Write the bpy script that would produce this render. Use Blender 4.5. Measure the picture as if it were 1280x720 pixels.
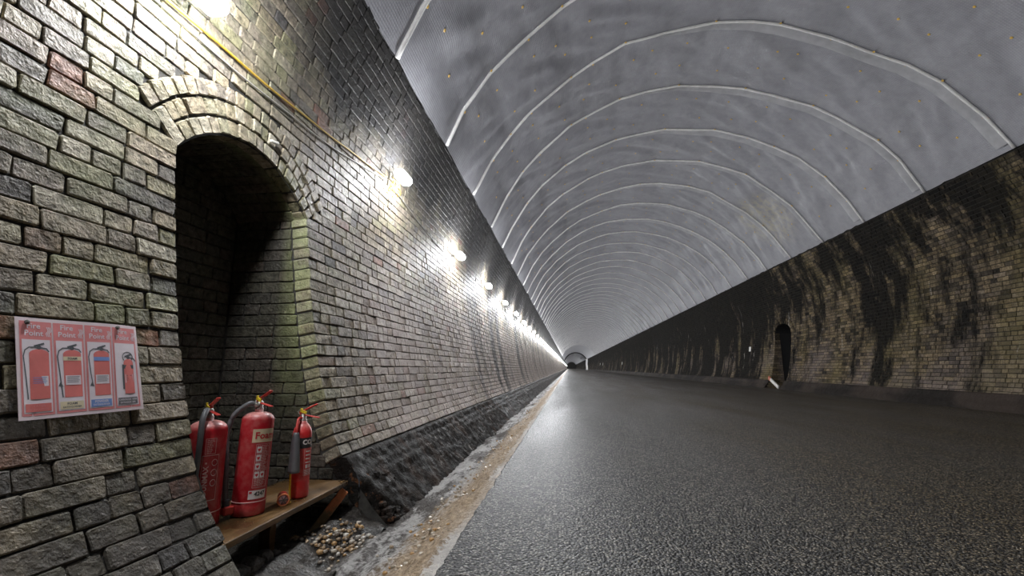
import bpy, bmesh, math, random
from mathutils import Vector, Matrix, noise
for o in list(bpy.data.objects): bpy.data.objects.remove(o)
S = bpy.context.scene
COL = S.collection
rnd = random.Random(7)
R = math.radians
PI = math.pi

# ------------------------------------------------------------------ camera
F_PX = 569.0
def cam_basis(vp=(711, 460), roll=-1.5):
    d = Vector(((vp[0] - 640) / F_PX, -(vp[1] - 360) / F_PX, 1.0)).normalized()
    r = R(roll)
    u = Vector((math.sin(r), math.cos(r), 0)); u = (u - d * u.dot(d)).normalized()
    x = u.cross(d)
    if x.x < 0: x = -x
    return x, d, u
bx_, by_, bz_ = cam_basis()
right = Vector((bx_.x, by_.x, bz_.x)); up = Vector((bx_.y, by_.y, bz_.y)); fwd = Vector((bx_.z, by_.z, bz_.z))
cd = bpy.data.cameras.new('camera'); cam = bpy.data.objects.new('camera', cd); COL.objects.link(cam)
cd.sensor_width = 36; cd.lens = 36 * F_PX / 1280; cd.clip_start = 0.05; cd.clip_end = 2000
cam.matrix_world = Matrix((( right.x, up.x, -fwd.x, 0), (right.y, up.y, -fwd.y, 0), (right.z, up.z, -fwd.z, 0), (0, 0, 0, 1)))
S.camera = cam
# ------------------------------------------------------------------ world, exposure (the row of wall lamps, plus a faint even world background)
w = bpy.data.worlds.new('world'); S.world = w; w.use_nodes = True
w.node_tree.nodes['Background'].inputs[0].default_value = (0.5, 0.55, 0.65, 1)
w.node_tree.nodes['Background'].inputs[1].default_value = 0.02
S.view_settings.view_transform = 'Standard'; S.view_settings.look = 'None'
S.view_settings.gamma = 1; S.view_settings.use_curve_mapping = False
S.view_settings.exposure = 1.0
LAMP_W = 62.0
LAMP_AREA_W = 16.0
LAMP_COL = (0.95, 0.97, 1.0)

# ------------------------------------------------------------------ helpers
class MB:
    def __init__(s): s.v = []; s.f = []; s.t = []; s.m = []; s.uv = None
    def add(s, vs, fs, tint=0.0, mi=0):
        b = len(s.v); s.v.extend([tuple(p) for p in vs]); s.t.extend([tint] * len(vs))
        for f in fs: s.f.append(tuple(i + b for i in f)); s.m.append(mi)
    def box(s, c, d, rot=None, bev=0.0):
        x, y, z = d[0] / 2, d[1] / 2, d[2] / 2
        if bev <= 0:
            vs = [Vector((a * x, b * y, e * z)) for e in (-1, 1) for b in (-1, 1) for a in (-1, 1)]
            fs = [(0, 2, 3, 1), (4, 5, 7, 6), (0, 1, 5, 4), (2, 6, 7, 3), (0, 4, 6, 2), (1, 3, 7, 5)]
        else:
            vs = []; k = bev
            for e in (-1, 1):
                for b in (-1, 1):
                    for a in (-1, 1):
                        vs += [Vector((a * (x - k), b * (y - k), e * z)), Vector((a * (x - k), b * y, e * (z - k))), Vector((a * x, b * (y - k), e * (z - k)))]
            def q(i, j): return i * 3 + j
            fs = [(q(0,0),q(2,0),q(3,0),q(1,0)), (q(4,0),q(5,0),q(7,0),q(6,0)), (q(0,1),q(1,1),q(5,1),q(4,1)), (q(2,1),q(6,1),q(7,1),q(3,1)), (q(0,2),q(4,2),q(6,2),q(2,2)), (q(1,2),q(3,2),q(7,2),q(5,2))]
            for (i, j) in ((0,1),(2,3),(4,5),(6,7)): fs.append((q(i,0),q(j,0),q(j,1),q(i,1)))
            for (i, j) in ((0,2),(1,3),(4,6),(5,7)): fs.append((q(i,0),q(j,0),q(j,2),q(i,2)))
            for (i, j) in ((0,4),(1,5),(2,6),(3,7)): fs.append((q(i,1),q(j,1),q(j,2),q(i,2)))
            for i in range(8): fs.append((q(i,0),q(i,1),q(i,2)))
        if rot is not None: vs = [rot @ p for p in vs]
        c = Vector(c); s.add([p + c for p in vs], fs)
    def lathe(s, prof, n=24, c=(0, 0, 0), rot=None, cap=True):
        vs = []; fs = []
        for (r, z) in prof:
            for i in range(n):
                a = 2 * PI * i / n; vs.append(Vector((r * math.cos(a), r * math.sin(a), z)))
        for k in range(len(prof) - 1):
            for i in range(n): fs.append((k*n+i, k*n+(i+1)%n, (k+1)*n+(i+1)%n, (k+1)*n+i))
        if cap:
            fs.append(tuple(range(n - 1, -1, -1))); fs.append(tuple(range((len(prof)-1)*n, len(prof)*n)))
        if rot is not None: vs = [rot @ p for p in vs]
        c = Vector(c); s.add([p + c for p in vs], fs)
    def tube(s, pts, r, n=8, closed=False):
        pts = [Vector(p) for p in pts]; L = len(pts); vs = []; fs = []
        ref = Vector((0.13, 0.31, 0.94)).normalized()
        for i, p in enumerate(pts):
            a = pts[(i - 1) % L] if closed or i > 0 else p
            b = pts[(i + 1) % L] if closed or i < L - 1 else p
            t = (b - a)
            t = t.normalized() if t.length > 1e-9 else Vector((0, 0, 1))
            e = t.cross(ref)
            if e.length < 1e-3: e = t.cross(Vector((1, 0, 0)))
            e.normalize(); g = t.cross(e)
            rr = r[i] if isinstance(r, (list, tuple)) else r
            for k in range(n):
                an = 2 * PI * k / n; vs.append(p + (e * math.cos(an) + g * math.sin(an)) * rr)
        m = L if closed else L - 1
        for i in range(m):
            j = (i + 1) % L
            for k in range(n): fs.append((i*n+k, i*n+(k+1)%n, j*n+(k+1)%n, j*n+k))
        if not closed: fs.append(tuple(range(n-1, -1, -1))); fs.append(tuple(range((L-1)*n, L*n)))
        s.add(vs, fs)
    def mesh(s, name, mats, smooth=False, tint=False):
        me = bpy.data.meshes.new(name); me.from_pydata(s.v, [], s.f)
        for m in (mats if isinstance(mats, (list, tuple)) else [mats]): me.materials.append(m)
        if any(s.m): me.polygons.foreach_set('material_index', s.m)
        if smooth: me.polygons.foreach_set('use_smooth', [True] * len(me.polygons))
        if tint:
            a = me.attributes.new('tint', 'FLOAT', 'POINT'); a.data.foreach_set('value', s.t)
        if s.uv:
            ul = me.uv_layers.new(name='UVMap')
            buf = []
            for l in me.loops: buf.extend(s.uv[l.vertex_index])
            ul.data.foreach_set('uv', buf)
        me.update(); return me
    def build(s, name, mats, parent=None, smooth=False, tint=False, fix=False):
        me = s.mesh(name, mats, smooth, tint)
        if fix:
            bm = bmesh.new(); bm.from_mesh(me); bmesh.ops.recalc_face_normals(bm, faces=bm.faces); bm.to_mesh(me); bm.free()
        return link(name, me, parent)
def link(name, me, parent=None, mat=None):
    o = bpy.data.objects.new(name, me); COL.objects.link(o)
    o.color = (0, 0, 0, 1)
    if parent is not None: o.parent = parent
    if mat is not None: o.matrix_local = mat
    return o
def tag(o, label=None, cat=None, group=None, kind=None):
    if label: o['label'] = label
    if cat: o['category'] = cat
    if group: o['group'] = group
    if kind: o['kind'] = kind
    return o
def empty(name, mat=None, loc=None):
    o = bpy.data.objects.new(name, None); COL.objects.link(o); o.empty_display_size = 0.05
    if mat is not None: o.matrix_world = mat
    if loc is not None: o.location = loc
    return o
def frame(o, e1, e2, e3):
    return Matrix(((e1[0], e2[0], e3[0], o[0]), (e1[1], e2[1], e3[1], o[1]), (e1[2], e2[2], e3[2], o[2]), (0, 0, 0, 1)))
def copy_tree(o, parent=None):
    c = o.copy(); COL.objects.link(c); c.parent = parent
    for ch in list(o.children): copy_tree(ch, c)
    return c
def nz(x, y=0.0, z=0.0): return noise.noise(Vector((x, y, z)))

def text_geo(body, size, bold=0.0, align='CENTER', xs=1.0):
    cu = bpy.data.curves.new('txt', 'FONT'); cu.body = body; cu.size = size; cu.offset = bold
    cu.align_x = align; cu.align_y = 'CENTER'; cu.resolution_u = 2
    o = bpy.data.objects.new('txt', cu); COL.objects.link(o)
    me = bpy.data.meshes.new_from_object(o)
    vs = [(v.co.x * xs, v.co.y) for v in me.vertices]; fs = [tuple(p.vertices) for p in me.polygons]
    bpy.data.objects.remove(o); bpy.data.curves.remove(cu); bpy.data.meshes.remove(me)
    return vs, fs

# ------------------------------------------------------------------ materials
class N:
    def __init__(s, name):
        s.m = bpy.data.materials.new(name); s.m.use_nodes = True; s.t = s.m.node_tree; s.t.nodes.clear()
        s.out = s.t.nodes.new('ShaderNodeOutputMaterial'); s.b = s.t.nodes.new('ShaderNodeBsdfPrincipled')
        s.t.links.new(s.b.outputs[0], s.out.inputs[0])
    def n(s, ty, **k):
        x = s.t.nodes.new(ty)
        for a, b in k.items(): setattr(x, a, b)
        return x
    def l(s, a, b):
        if hasattr(a, 'default_value') or hasattr(a, 'links'): s.t.links.new(a, b)
        else: b.default_value = a
    def math(s, op, a, b=None, c=None, clamp=False):
        x = s.n('ShaderNodeMath', operation=op); x.use_clamp = clamp
        for i, q in enumerate((a, b, c)):
            if q is not None: s.l(q, x.inputs[i])
        return x.outputs[0]
    def ramp(s, fac, stops, interp='LINEAR'):
        x = s.n('ShaderNodeValToRGB'); cr = x.color_ramp; cr.interpolation = interp
        while len(cr.elements) < len(stops): cr.elements.new(0.5)
        for e, (p, c) in zip(cr.elements, stops):
            e.position = p; e.color = (c, c, c, 1) if isinstance(c, (int, float)) else (c[0], c[1], c[2], 1)
        s.l(fac, x.inputs[0]); return x.outputs[0]
    def mix(s, fac, a, b, mode='MIX'):
        x = s.n('ShaderNodeMix', data_type='RGBA', blend_type=mode)
        s.l(fac, x.inputs[0])
        for q, i in ((a, 6), (b, 7)):
            if isinstance(q, tuple): x.inputs[i].default_value = (q[0], q[1], q[2], 1)
            else: s.l(q, x.inputs[i])
        return x.outputs[2]
    def pos(s): return s.n('ShaderNodeNewGeometry').outputs['Position']
    def obj(s): return s.n('ShaderNodeTexCoord').outputs['Object']
    def uv(s): return s.n('ShaderNodeTexCoord').outputs['UV']
    def map(s, v, sc=(1, 1, 1), loc=(0, 0, 0), rot=(0, 0, 0)):
        x = s.n('ShaderNodeMapping'); s.l(v, x.inputs[0]); x.inputs[1].default_value = loc; x.inputs[2].default_value = rot; x.inputs[3].default_value = sc; return x.outputs[0]
    def noise(s, v, scale, detail=3, rough=0.55, w=None):
        x = s.n('ShaderNodeTexNoise'); x.noise_dimensions = '4D' if w is not None else '3D'
        s.l(v, x.inputs['Vector']); x.inputs['Scale'].default_value = scale; x.inputs['Detail'].default_value = detail; x.inputs['Roughness'].default_value = rough
        if w is not None: s.l(w, x.inputs['W'])
        return x.outputs[0]
    def voro(s, v, scale, feature='F1', rand=1.0):
        x = s.n('ShaderNodeTexVoronoi', feature=feature); s.l(v, x.inputs['Vector']); x.inputs['Scale'].default_value = scale; x.inputs['Randomness'].default_value = rand; return x
    def sep(s, v): x = s.n('ShaderNodeSeparateXYZ'); s.l(v, x.inputs[0]); return x.outputs
    def bump(s, h, strength=0.5, dist=0.01):
        x = s.n('ShaderNodeBump'); x.inputs['Strength'].default_value = strength; x.inputs['Distance'].default_value = dist
        s.l(h, x.inputs['Height']); s.t.links.new(x.outputs[0], s.b.inputs['Normal'])
    def fin(s, col=None, rough=0.5, metal=0.0, spec=None):
        if col is not None:
            if isinstance(col, tuple): s.b.inputs['Base Color'].default_value = (col[0], col[1], col[2], 1)
            else: s.l(col, s.b.inputs['Base Color'])
        s.l(rough, s.b.inputs['Roughness']); s.b.inputs['Metallic'].default_value = metal
        if spec is not None: s.b.inputs['Specular IOR Level'].default_value = spec
        return s.m
def simple(name, col, rough=0.5, metal=0.0, grime=0.25, scale=30):
    g = N(name); p = g.obj()
    k = g.noise(p, scale, 4)
    c = g.mix(g.ramp(k, [(0.35, 0.0), (0.7, grime)]), col, tuple(x * 0.45 for x in col))
    g.bump(g.noise(p, scale * 6, 2), 0.08, 0.002)
    return g.fin(c, rough, metal)

def smooth01(g, v, a, b):  # clamp((v-a)/(b-a))
    x = g.n('ShaderNodeMapRange'); x.interpolation_type = 'SMOOTHSTEP'; g.l(v, x.inputs[0]); x.inputs[1].default_value = a; x.inputs[2].default_value = b
    return x.outputs[0]

def tint_socket(g):
    a = g.n('ShaderNodeAttribute', attribute_name='tint').outputs['Fac']
    o = g.n('ShaderNodeObjectInfo').outputs['Color']
    return g.math('ADD', a, g.sep(o)[0])

def brick_colour(g, side, t, p):
    """colour sockets shared by brick faces and the far wall"""
    X, Y, Z = g.sep(p)
    if side == 'L':
        stops = [(0.0, (.215, .180, .125)), (.13, (.250, .208, .140)), (.26, (.330, .295, .225)), (.40, (.200, .188, .105)), (.50, (.245, .205, .155)),
                 (.62, (.145, .128, .105)), (.72, (.300, .250, .180)), (.82, (.080, .074, .068)), (.975, (.200, .172, .128)), (.988, (.215, .085, .050)), (1.0, (.20, .10, .065))]
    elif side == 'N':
        stops = [(0.0, (.062, .058, .044)), (.3, (.082, .075, .055)), (.5, (.048, .045, .036)), (.7, (.070, .063, .052)), (.9, (.092, .074, .058)), (1, (.055, .052, .044))]  # niche bricks: shade of the recess worked into a darker palette
    else:
        stops = [(0.0, (.215, .165, .095)), (.22, (.130, .100, .065)), (.36, (.260, .200, .125)), (.5, (.050, .043, .034)), (.64, (.190, .150, .100)), (.8, (.022, .020, .018)), (1.0, (.22, .175, .13))]
    c = g.ramp(t, stops, 'LINEAR')
    W = g.math('MULTIPLY', t, 23.0)
    mott = g.noise(p, 26, 4, .6, W)
    c = g.mix(.9, c, g.ramp(mott, [(.28, .25), (.5, 1.0), (.72, 1.7)]), 'MULTIPLY')
    if side == 'L':
        # algae patches
        al = g.noise(p, 2.3, 3, .6)
        near = smooth01(g, Y, 5.0, 1.5)
        c = g.mix(g.math('MULTIPLY', g.ramp(al, [(.48, 0.0), (.68, .55)]), near), c, (.185, .195, .10))
        # scrubbed pinkish lower courses beyond the niche
        pk = g.math('MULTIPLY', smooth01(g, Z, 1.5, .3), smooth01(g, Y, 3.1, 4.4))
        pk = g.math('MULTIPLY', pk, g.ramp(g.noise(g.map(p, (1, .9, .5)), 1.7, 4), [(.3, .40), (.6, 1.0)]))
        c = g.mix(pk, c, g.mix(.25, (.52, .435, .40), c))
        # browner band at mid height beyond the arch
        br = g.math('MULTIPLY', smooth01(g, Y, 2.6, 3.6), smooth01(g, Z, .8, 1.4))
        c = g.mix(g.math('MULTIPLY', br, .45), c, g.mix(.5, (.20, .150, .100), c))
        # patchy dark grey mixed in towards the foot of the near wall
        lo = g.math('ADD', g.math('MULTIPLY', smooth01(g, Z, .15, -.75), .75), g.math('MULTIPLY', g.math('SUBTRACT', g.noise(p, 3.2, 5, .65), .5), 1.4))
        lo = g.math('MULTIPLY', g.ramp(lo, [(.15, 0.0), (.7, .8)]), smooth01(g, Y, 3.5, 2.4))
        c = g.mix(lo, c, (.045, .042, .040))
        # algae on the damp corner of the refuge
        ga = g.math('MULTIPLY', g.math('MULTIPLY', smooth01(g, Y, 3.060, 3.046), smooth01(g, Y, 2.9, 3.0)), smooth01(g, Z, -.4, .2))
        ga = g.math('MULTIPLY', ga, g.ramp(g.noise(p, 6, 4, .65), [(.36, .15), (.56, .9)]))
        c = g.mix(g.math('MULTIPLY', ga, smooth01(g, Z, 1.16, 1.1)), c, g.mix(.35, (.36, .39, .19), c))
        gy = g.math('MULTIPLY', smooth01(g, Z, 1.2, 1.7), smooth01(g, Y, 2.2, 3.2))
        c = g.mix(g.math('MULTIPLY', gy, .55), c, g.mix(.6, (.15, .142, .138), c))
        # soot under the membrane
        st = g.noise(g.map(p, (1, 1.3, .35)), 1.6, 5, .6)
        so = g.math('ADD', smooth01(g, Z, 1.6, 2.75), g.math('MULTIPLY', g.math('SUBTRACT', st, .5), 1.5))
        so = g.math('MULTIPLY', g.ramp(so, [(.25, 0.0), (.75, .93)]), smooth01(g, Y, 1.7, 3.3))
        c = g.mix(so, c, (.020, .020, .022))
        # dark seepage streaks further down the tunnel
        sk = g.noise(g.map(p, (.6, 1.0, .10)), 1.1, 4, .6)
        sk = g.math('MULTIPLY', g.ramp(sk, [(.5, 0.0), (.62, .8)]), smooth01(g, Y, 5, 9))
        c = g.mix(sk, c, (.045, .043, .045))
    elif side == 'R':
        pk = smooth01(g, Z, 1.0, .1)
        pk = g.math('MULTIPLY', pk, g.ramp(g.noise(g.map(p, (1, .5, .5)), 1.1, 4), [(.42, 0.0), (.58, .75)]))
        c = g.mix(pk, c, g.mix(.3, (.25, .205, .19), c))
        ml = g.ramp(g.noise(g.map(p, (1, .7, .4), (3, 0, 0)), .9, 4), [(.5, 0.0), (.66, .5)])
        c = g.mix(ml, c, (.17, .14, .06))
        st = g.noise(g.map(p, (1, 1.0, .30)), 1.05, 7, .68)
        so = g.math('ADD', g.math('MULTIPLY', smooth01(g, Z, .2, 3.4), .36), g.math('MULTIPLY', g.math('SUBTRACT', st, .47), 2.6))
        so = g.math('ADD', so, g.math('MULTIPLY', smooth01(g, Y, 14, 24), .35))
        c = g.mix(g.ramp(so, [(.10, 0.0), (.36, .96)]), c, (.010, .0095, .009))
        wh = g.ramp(g.noise(g.map(p, (1, 2.2, .5), (0, 4, 0)), 1.9, 5, .7), [(.64, 0.0), (.70, .7)])
        c = g.mix(g.math('MULTIPLY', wh, smooth01(g, Z, 3.2, 1.2)), c, (.48, .45, .40))
    return c, W, mott

def brick_mat(name, side, algae=False):
    g = N(name); p = g.pos(); t = tint_socket(g)
    c, W, mott = brick_colour(g, side, t, p)
    if algae:
        X, Y, Z = g.sep(p)
        k = g.math('MULTIPLY', smooth01(g, X, -2.12, -1.92), smooth01(g, Z, -.5, .3))
        k = g.math('MULTIPLY', k, g.ramp(g.noise(p, 5, 3), [(.3, .35), (.55, 1.0)]))
        c = g.mix(k, c, g.mix(.25, (.34, .37, .17), c))
    pit = g.noise(p, 75, 3, .6, W)
    c = g.mix(g.ramp(pit, [(.28, .75), (.40, 0.0)]), c, (.03, .03, .028))
    fl = g.noise(p, 110, 2, .5, W)
    if side == 'L': c = g.mix(g.ramp(fl, [(.66, 0.0), (.74, .6)]), c, g.mix(1.0, c, (2.6, 2.6, 2.6), 'MULTIPLY'))
    g.bump(g.math('ADD', g.math('MULTIPLY', mott, 2.4), g.math('ADD', g.math('MULTIPLY', pit, .8), g.math('MULTIPLY', fl, .25))), .9, .007)
    return g.fin(c, .9 if side == 'R' else g.ramp(mott, [(.3, .68), (.7, .45)]), 0, .06 if side == 'R' else .30)

def wall_mat(name, side):
    """mortar bed near by, drawn bricks where single bricks can no longer be told apart"""
    g = N(name); p = g.pos(); uv = g.uv()
    bt = g.n('ShaderNodeTexBrick'); g.l(uv, bt.inputs['Vector'])
    bt.inputs['Scale'].default_value = 1.0; bt.inputs['Mortar Size'].default_value = .006; bt.inputs['Brick Width'].default_value = .20; bt.inputs['Row Height'].default_value = .080
    bt.inputs['Color1'].default_value = (0, 0, 0, 1); bt.inputs['Color2'].default_value = (1, 1, 1, 1); bt.inputs['Mortar'].default_value = (.5, .5, .5, 1); bt.inputs['Bias'].default_value = 0
    t = g.sep(bt.outputs['Color'])[0]
    c, W, mott = brick_colour(g, side, t, p)
    far = smooth01(g, g.sep(p)[1], 29.9, 30.1) if side == 'L' else smooth01(g, g.sep(p)[1], 41.9, 42.1)
    mort = g.mix(g.noise(p, 20, 3), (.022, .021, .019), (.050, .047, .042))
    c2 = g.mix(bt.outputs['Fac'], c, mort)
    c = g.mix(far, mort, c2)
    g.bump(g.math('ADD', g.math('MULTIPLY', bt.outputs['Fac'], g.math('MULTIPLY', far, -1.0)), g.noise(p, 60, 3)), .6, .006)
    return g.fin(c, .95 if side == 'R' else .75, 0, .03 if side == 'R' else .25)

M = {}
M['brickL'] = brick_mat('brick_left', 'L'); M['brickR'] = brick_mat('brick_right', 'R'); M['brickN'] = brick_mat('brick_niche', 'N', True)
M['wallL'] = wall_mat('wall_left', 'L'); M['wallR'] = wall_mat('wall_right', 'R')
def mk_mortar():
    g = N('mortar'); p = g.pos(); k = g.noise(p, 25, 4)
    g.bump(k, .6, .01); return g.fin(g.ramp(k, [(.3, (.018, .017, .015)), (.7, (.05, .046, .04))]), .7)
M['mortar'] = mk_mortar()
def mk_asphalt():
    g = N('asphalt'); p = g.pos()
    vo = g.voro(p, 88, 'F1'); d = vo.outputs['Distance']; cc = g.sep(vo.outputs['Color'])[0]
    v2 = g.voro(p, 190, 'F1')
    big = g.noise(g.map(p, (1, .15, 1)), 1.3, 4)
    chip = g.ramp(cc, [(0, (.018, .018, .020)), (.30, (.050, .049, .048)), (.65, (.125, .120, .110)), (1, (.34, .32, .285))])
    chip = g.mix(g.ramp(d, [(.42, 0.0), (.66, .9)]), chip, (.006, .006, .007))
    dust = g.math('MULTIPLY', g.ramp(big, [(.30, .45), (.65, 1.0)]), smooth01(g, g.sep(p)[0], -.3, 2.6))
    c = g.mix(dust, chip, g.mix(1.0, chip, (.98, .76, .44), 'MULTIPLY'))
    h = g.math('SUBTRACT', g.math('MULTIPLY', cc, .35), d)
    h = g.math('ADD', h, g.math('MULTIPLY', v2.outputs['Distance'], -.3))
    g.bump(h, 1.0, .016)
    return g.fin(c, g.ramp(big, [(.3, .40), (.7, .55)]), 0, .35)
M['asphalt'] = mk_asphalt()
def mk_gutter():
    g = N('gutter'); p = g.pos(); X, Y, Z = g.sep(p)
    n1 = g.noise(g.map(p, (1, .45, 1)), 5, 5, .65); n2 = g.noise(p, 38, 4, .6); n3 = g.noise(g.map(p, (1, .35, 1)), 3.1, 4, .6)
    xw = g.math('ADD', X, g.math('MULTIPLY', g.math('SUBTRACT', n1, .5), .42))
    sand = g.mix(g.ramp(n2, [(.3, 0.0), (.7, 1.0)]), (.16, .105, .055), (.50, .38, .25)); dark = g.mix(n2, (.018, .014, .011), (.105, .088, .074)); pale = g.mix(n2, (.34, .33, .32), (.62, .60, .57))
    c = g.mix(smooth01(g, xw, -.96, -.80), dark, sand)
    c = g.mix(g.math('MULTIPLY', smooth01(g, g.math('ADD', X, g.math('MULTIPLY', g.math('SUBTRACT', n2, .5), .16)), -.585, -.55), g.ramp(n3, [(.42, .15), (.6, .8)])), c, pale)
    lime = g.math('MULTIPLY', g.ramp(g.math('ADD', n3, g.math('MULTIPLY', g.math('SUBTRACT', n2, .5), .35)), [(.47, 0.0), (.55, 1.0)]), g.math('MULTIPLY', smooth01(g, X, -1.26, -1.12), smooth01(g, X, -.72, -.92)))
    c = g.mix(g.math('MULTIPLY', lime, .8), c, pale)
    g.bump(g.math('ADD', g.math('MULTIPLY', n2, 1.2), g.noise(p, 120, 3)), 1.0, .02)
    return g.fin(c, g.ramp(n1, [(.3, .35), (.6, .75)]), 0, .4)
M['gutter'] = mk_gutter()
def mk_plinth():
    g = N('plinth'); p = g.pos(); X, Y, Z = g.sep(p)
    n1 = g.noise(p, 9, 5, .65); n2 = g.noise(g.map(p, (1, 1, .25)), 14, 4, .6); n3 = g.noise(g.map(p, (1, 1, .3)), 4.5, 4)
    c = g.mix(n1, (.005, .0045, .004), (.030, .025, .021))
    c = g.mix(g.ramp(n3, [(.50, 0.0), (.66, .6)]), c, (.065, .036, .023))
    drip = g.math('MULTIPLY', g.ramp(n2, [(.62, 0.0), (.72, .85)]), smooth01(g, Y, 3.6, 5))
    c = g.mix(drip, c, (.42, .39, .36))
    # orange paint splashed on the corner by the niche
    q = g.math('MULTIPLY', smooth01(g, Y, 3.28, 3.12), g.ramp(g.noise(p, 16, 3), [(.62, 0.0), (.68, .5)]))
    c = g.mix(q, c, (.26, .10, .035))
    g.bump(g.math('ADD', n1, g.noise(p, 45, 5, .7)), 1.0, .03)
    return g.fin(c, g.ramp(n1, [(.35, .45), (.65, .8)]), 0, .18)
M['plinth'] = mk_plinth()
def mk_kerb():
    g = N('kerb'); p = g.pos(); n1 = g.noise(p, 6, 5, .65)
    c = g.mix(g.ramp(g.noise(g.map(p, (1, .5, 1)), 1.3, 4), [(.45, 0.0), (.6, .8)]), g.mix(n1, (.010, .009, .008), (.034, .028, .024)), (.06, .046, .038))
    g.bump(n1, 1.0, .03); return g.fin(c, .75, 0, .1)
M['kerb'] = mk_kerb()
def mk_membrane():
    g = N('membrane'); p = g.pos(); uv = g.uv()
    n1 = g.noise(p, .55, 4, .6); n2 = g.noise(p, 7, 5, .6)
    c = g.mix(n1, (.27, .272, .30), (.37, .37, .395))
    c = g.mix(g.ramp(n2, [(.35, .3), (.6, 0.0)]), c, (.19, .19, .20))
    X, Y, Z = g.sep(p)
    # one dusty ochre patch high on the right
    dx = g.math('SUBTRACT', Y, 14.6); dz = g.math('SUBTRACT', X, 6.2)
    rr = g.math('ADD', g.math('POWER', g.math('DIVIDE', dx, 1.6), 2.0), g.math('POWER', g.math('DIVIDE', dz, .75), 2.0))
    k = g.math('MULTIPLY', smooth01(g, rr, 1.0, .2), g.ramp(n2, [(.42, 0.0), (.6, .75)]))
    c = g.mix(k, c, (.42, .38, .28))
    dm = g.voro(uv, 32, 'F1', 0.0).outputs['Distance']
    c = g.mix(g.ramp(dm, [(.15, .22), (.4, 0.0)]), c, (.5, .5, .53))
    g.bump(g.math('ADD', g.math('MULTIPLY', dm, .6), g.math('MULTIPLY', n2, .8)), .55, .012)
    return g.fin(c, .55, 0, .35)
M['membrane'] = mk_membrane()
M['seam'] = simple('seam', (.85, .84, .82), .4, 0, .3, 8)
M['flap'] = simple('flap', (.46, .46, .48), .38, 0, .4, 5)
M['brass'] = simple('brass', (.80, .52, .12), .4, .0)
M['vault'] = simple('vault', (.06, .058, .055), .8)
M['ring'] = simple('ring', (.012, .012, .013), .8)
def mk_red(name, col):
    g = N(name); p = g.obj()
    k = g.noise(p, 22, 5, .65); s = g.noise(p, 160, 3)
    up_ = g.sep(g.n('ShaderNodeNewGeometry').outputs['Normal'])[2]
    c = g.mix(g.ramp(k, [(.45, 0.0), (.75, .45)]), col, (.52, .20, .17))
    dust = g.math('MULTIPLY', smooth01(g, up_, .15, .9), g.ramp(s, [(.3, .45), (.6, .95)]))
    c = g.mix(g.math('MULTIPLY', dust, .6), c, (.60, .40, .36))
    c = g.mix(g.ramp(s, [(.68, 0.0), (.76, .5)]), c, (.62, .42, .38))
    g.bump(s, .15, .001)
    return g.fin(c, g.ramp(k, [(.3, .28), (.7, .5)]), 0, .5)
M['red'] = mk_red('extinguisher_red', (.40, .010, .018))
M['red2'] = mk_red('extinguisher_bright', (.62, .022, .025))
M['redp'] = simple('red_plastic', (.55, .05, .04), .4)
M['black'] = simple('black_rubber', (.05, .053, .058), .45, 0, .3)
M['hose'] = simple('hose_grey', (.115, .118, .125), .42, 0, .3)
M['yellow'] = simple('yellow_plastic', (.68, .50, .03), .4, 0, .2)
M['cable_yellow'] = simple('cable_yellow', (.60, .38, .045), .45, 0, .35)
M['cable_white'] = simple('cable_white', (.42, .40, .36), .45, 0, .3)
M['steel'] = simple('steel', (.45, .43, .40), .35, .8)
M['cream'] = simple('cream_print', (.66, .55, .36), .5, 0, .25)
M['white_print'] = simple('white_print', (.72, .66, .64), .5, 0, .2)
M['pink_print'] = simple('pink_print', (.68, .42, .40), .5, 0, .3)
M['black_print'] = simple('black_print', (.03, .03, .032), .45, 0, .1)
M['red_print'] = simple('red_print', (.50, .02, .03), .45, 0, .1)
def mk_wood(name, a, b):
    g = N(name); p = g.pos(); k = g.noise(g.map(p, (9, .8, 9)), 6, 5, .6); q = g.noise(p, 4, 4)
    c = g.mix(k, a, b); c = g.mix(g.ramp(q, [(.45, 0.0), (.62, .75)]), c, (.035, .022, .012))
    g.bump(k, .4, .004); return g.fin(c, g.ramp(q, [(.4, .55), (.6, .2)]), 0, .5)
M['wood'] = mk_wood('wet_wood', (.055, .028, .010), (.24, .135, .045))
M['wood2'] = mk_wood('block_wood', (.12, .055, .02), (.24, .13, .05))
def mk_brace():
    g = N('brace'); z = g.sep(g.pos())[2]; p = g.pos(); n1 = g.noise(p, 30, 4)
    k = g.math('ADD', z, g.math('MULTIPLY', g.math('SUBTRACT', n1, .5), .28))
    c = g.mix(smooth01(g, k, -.90, -.82), g.mix(n1, (.14, .09, .04), (.34, .25, .12)), g.mix(n1, (.55, .12, .03), (.68, .28, .12)))
    g.bump(n1, .5, .005); return g.fin(c, .45)
M['brace'] = mk_brace()
def mk_pebble():
    g = N('pebble'); p = g.pos(); t = g.n('ShaderNodeAttribute', attribute_name='tint').outputs['Fac']
    c = g.ramp(t, [(0, (.32, .27, .20)), (.2, (.42, .25, .10)), (.4, (.14, .11, .085)), (.55, (.50, .44, .36)), (.7, (.24, .15, .07)), (.85, (.58, .54, .48)), (1, (.11, .09, .075))])
    g.bump(g.noise(p, 90, 3), .3, .003); return g.fin(c, .25, 0, .6)
M['pebble'] = mk_pebble()
def mk_rubble():
    g = N('rubble'); p = g.pos(); k = g.noise(p, 14, 5, .65)
    g.bump(g.math('ADD', k, g.noise(p, 70, 3)), .9, .012)
    return g.fin(g.ramp(k, [(.3, (.022, .021, .02)), (.55, (.075, .068, .06)), (.75, (.17, .155, .135))]), .45)
M['rubble'] = mk_rubble()
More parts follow.
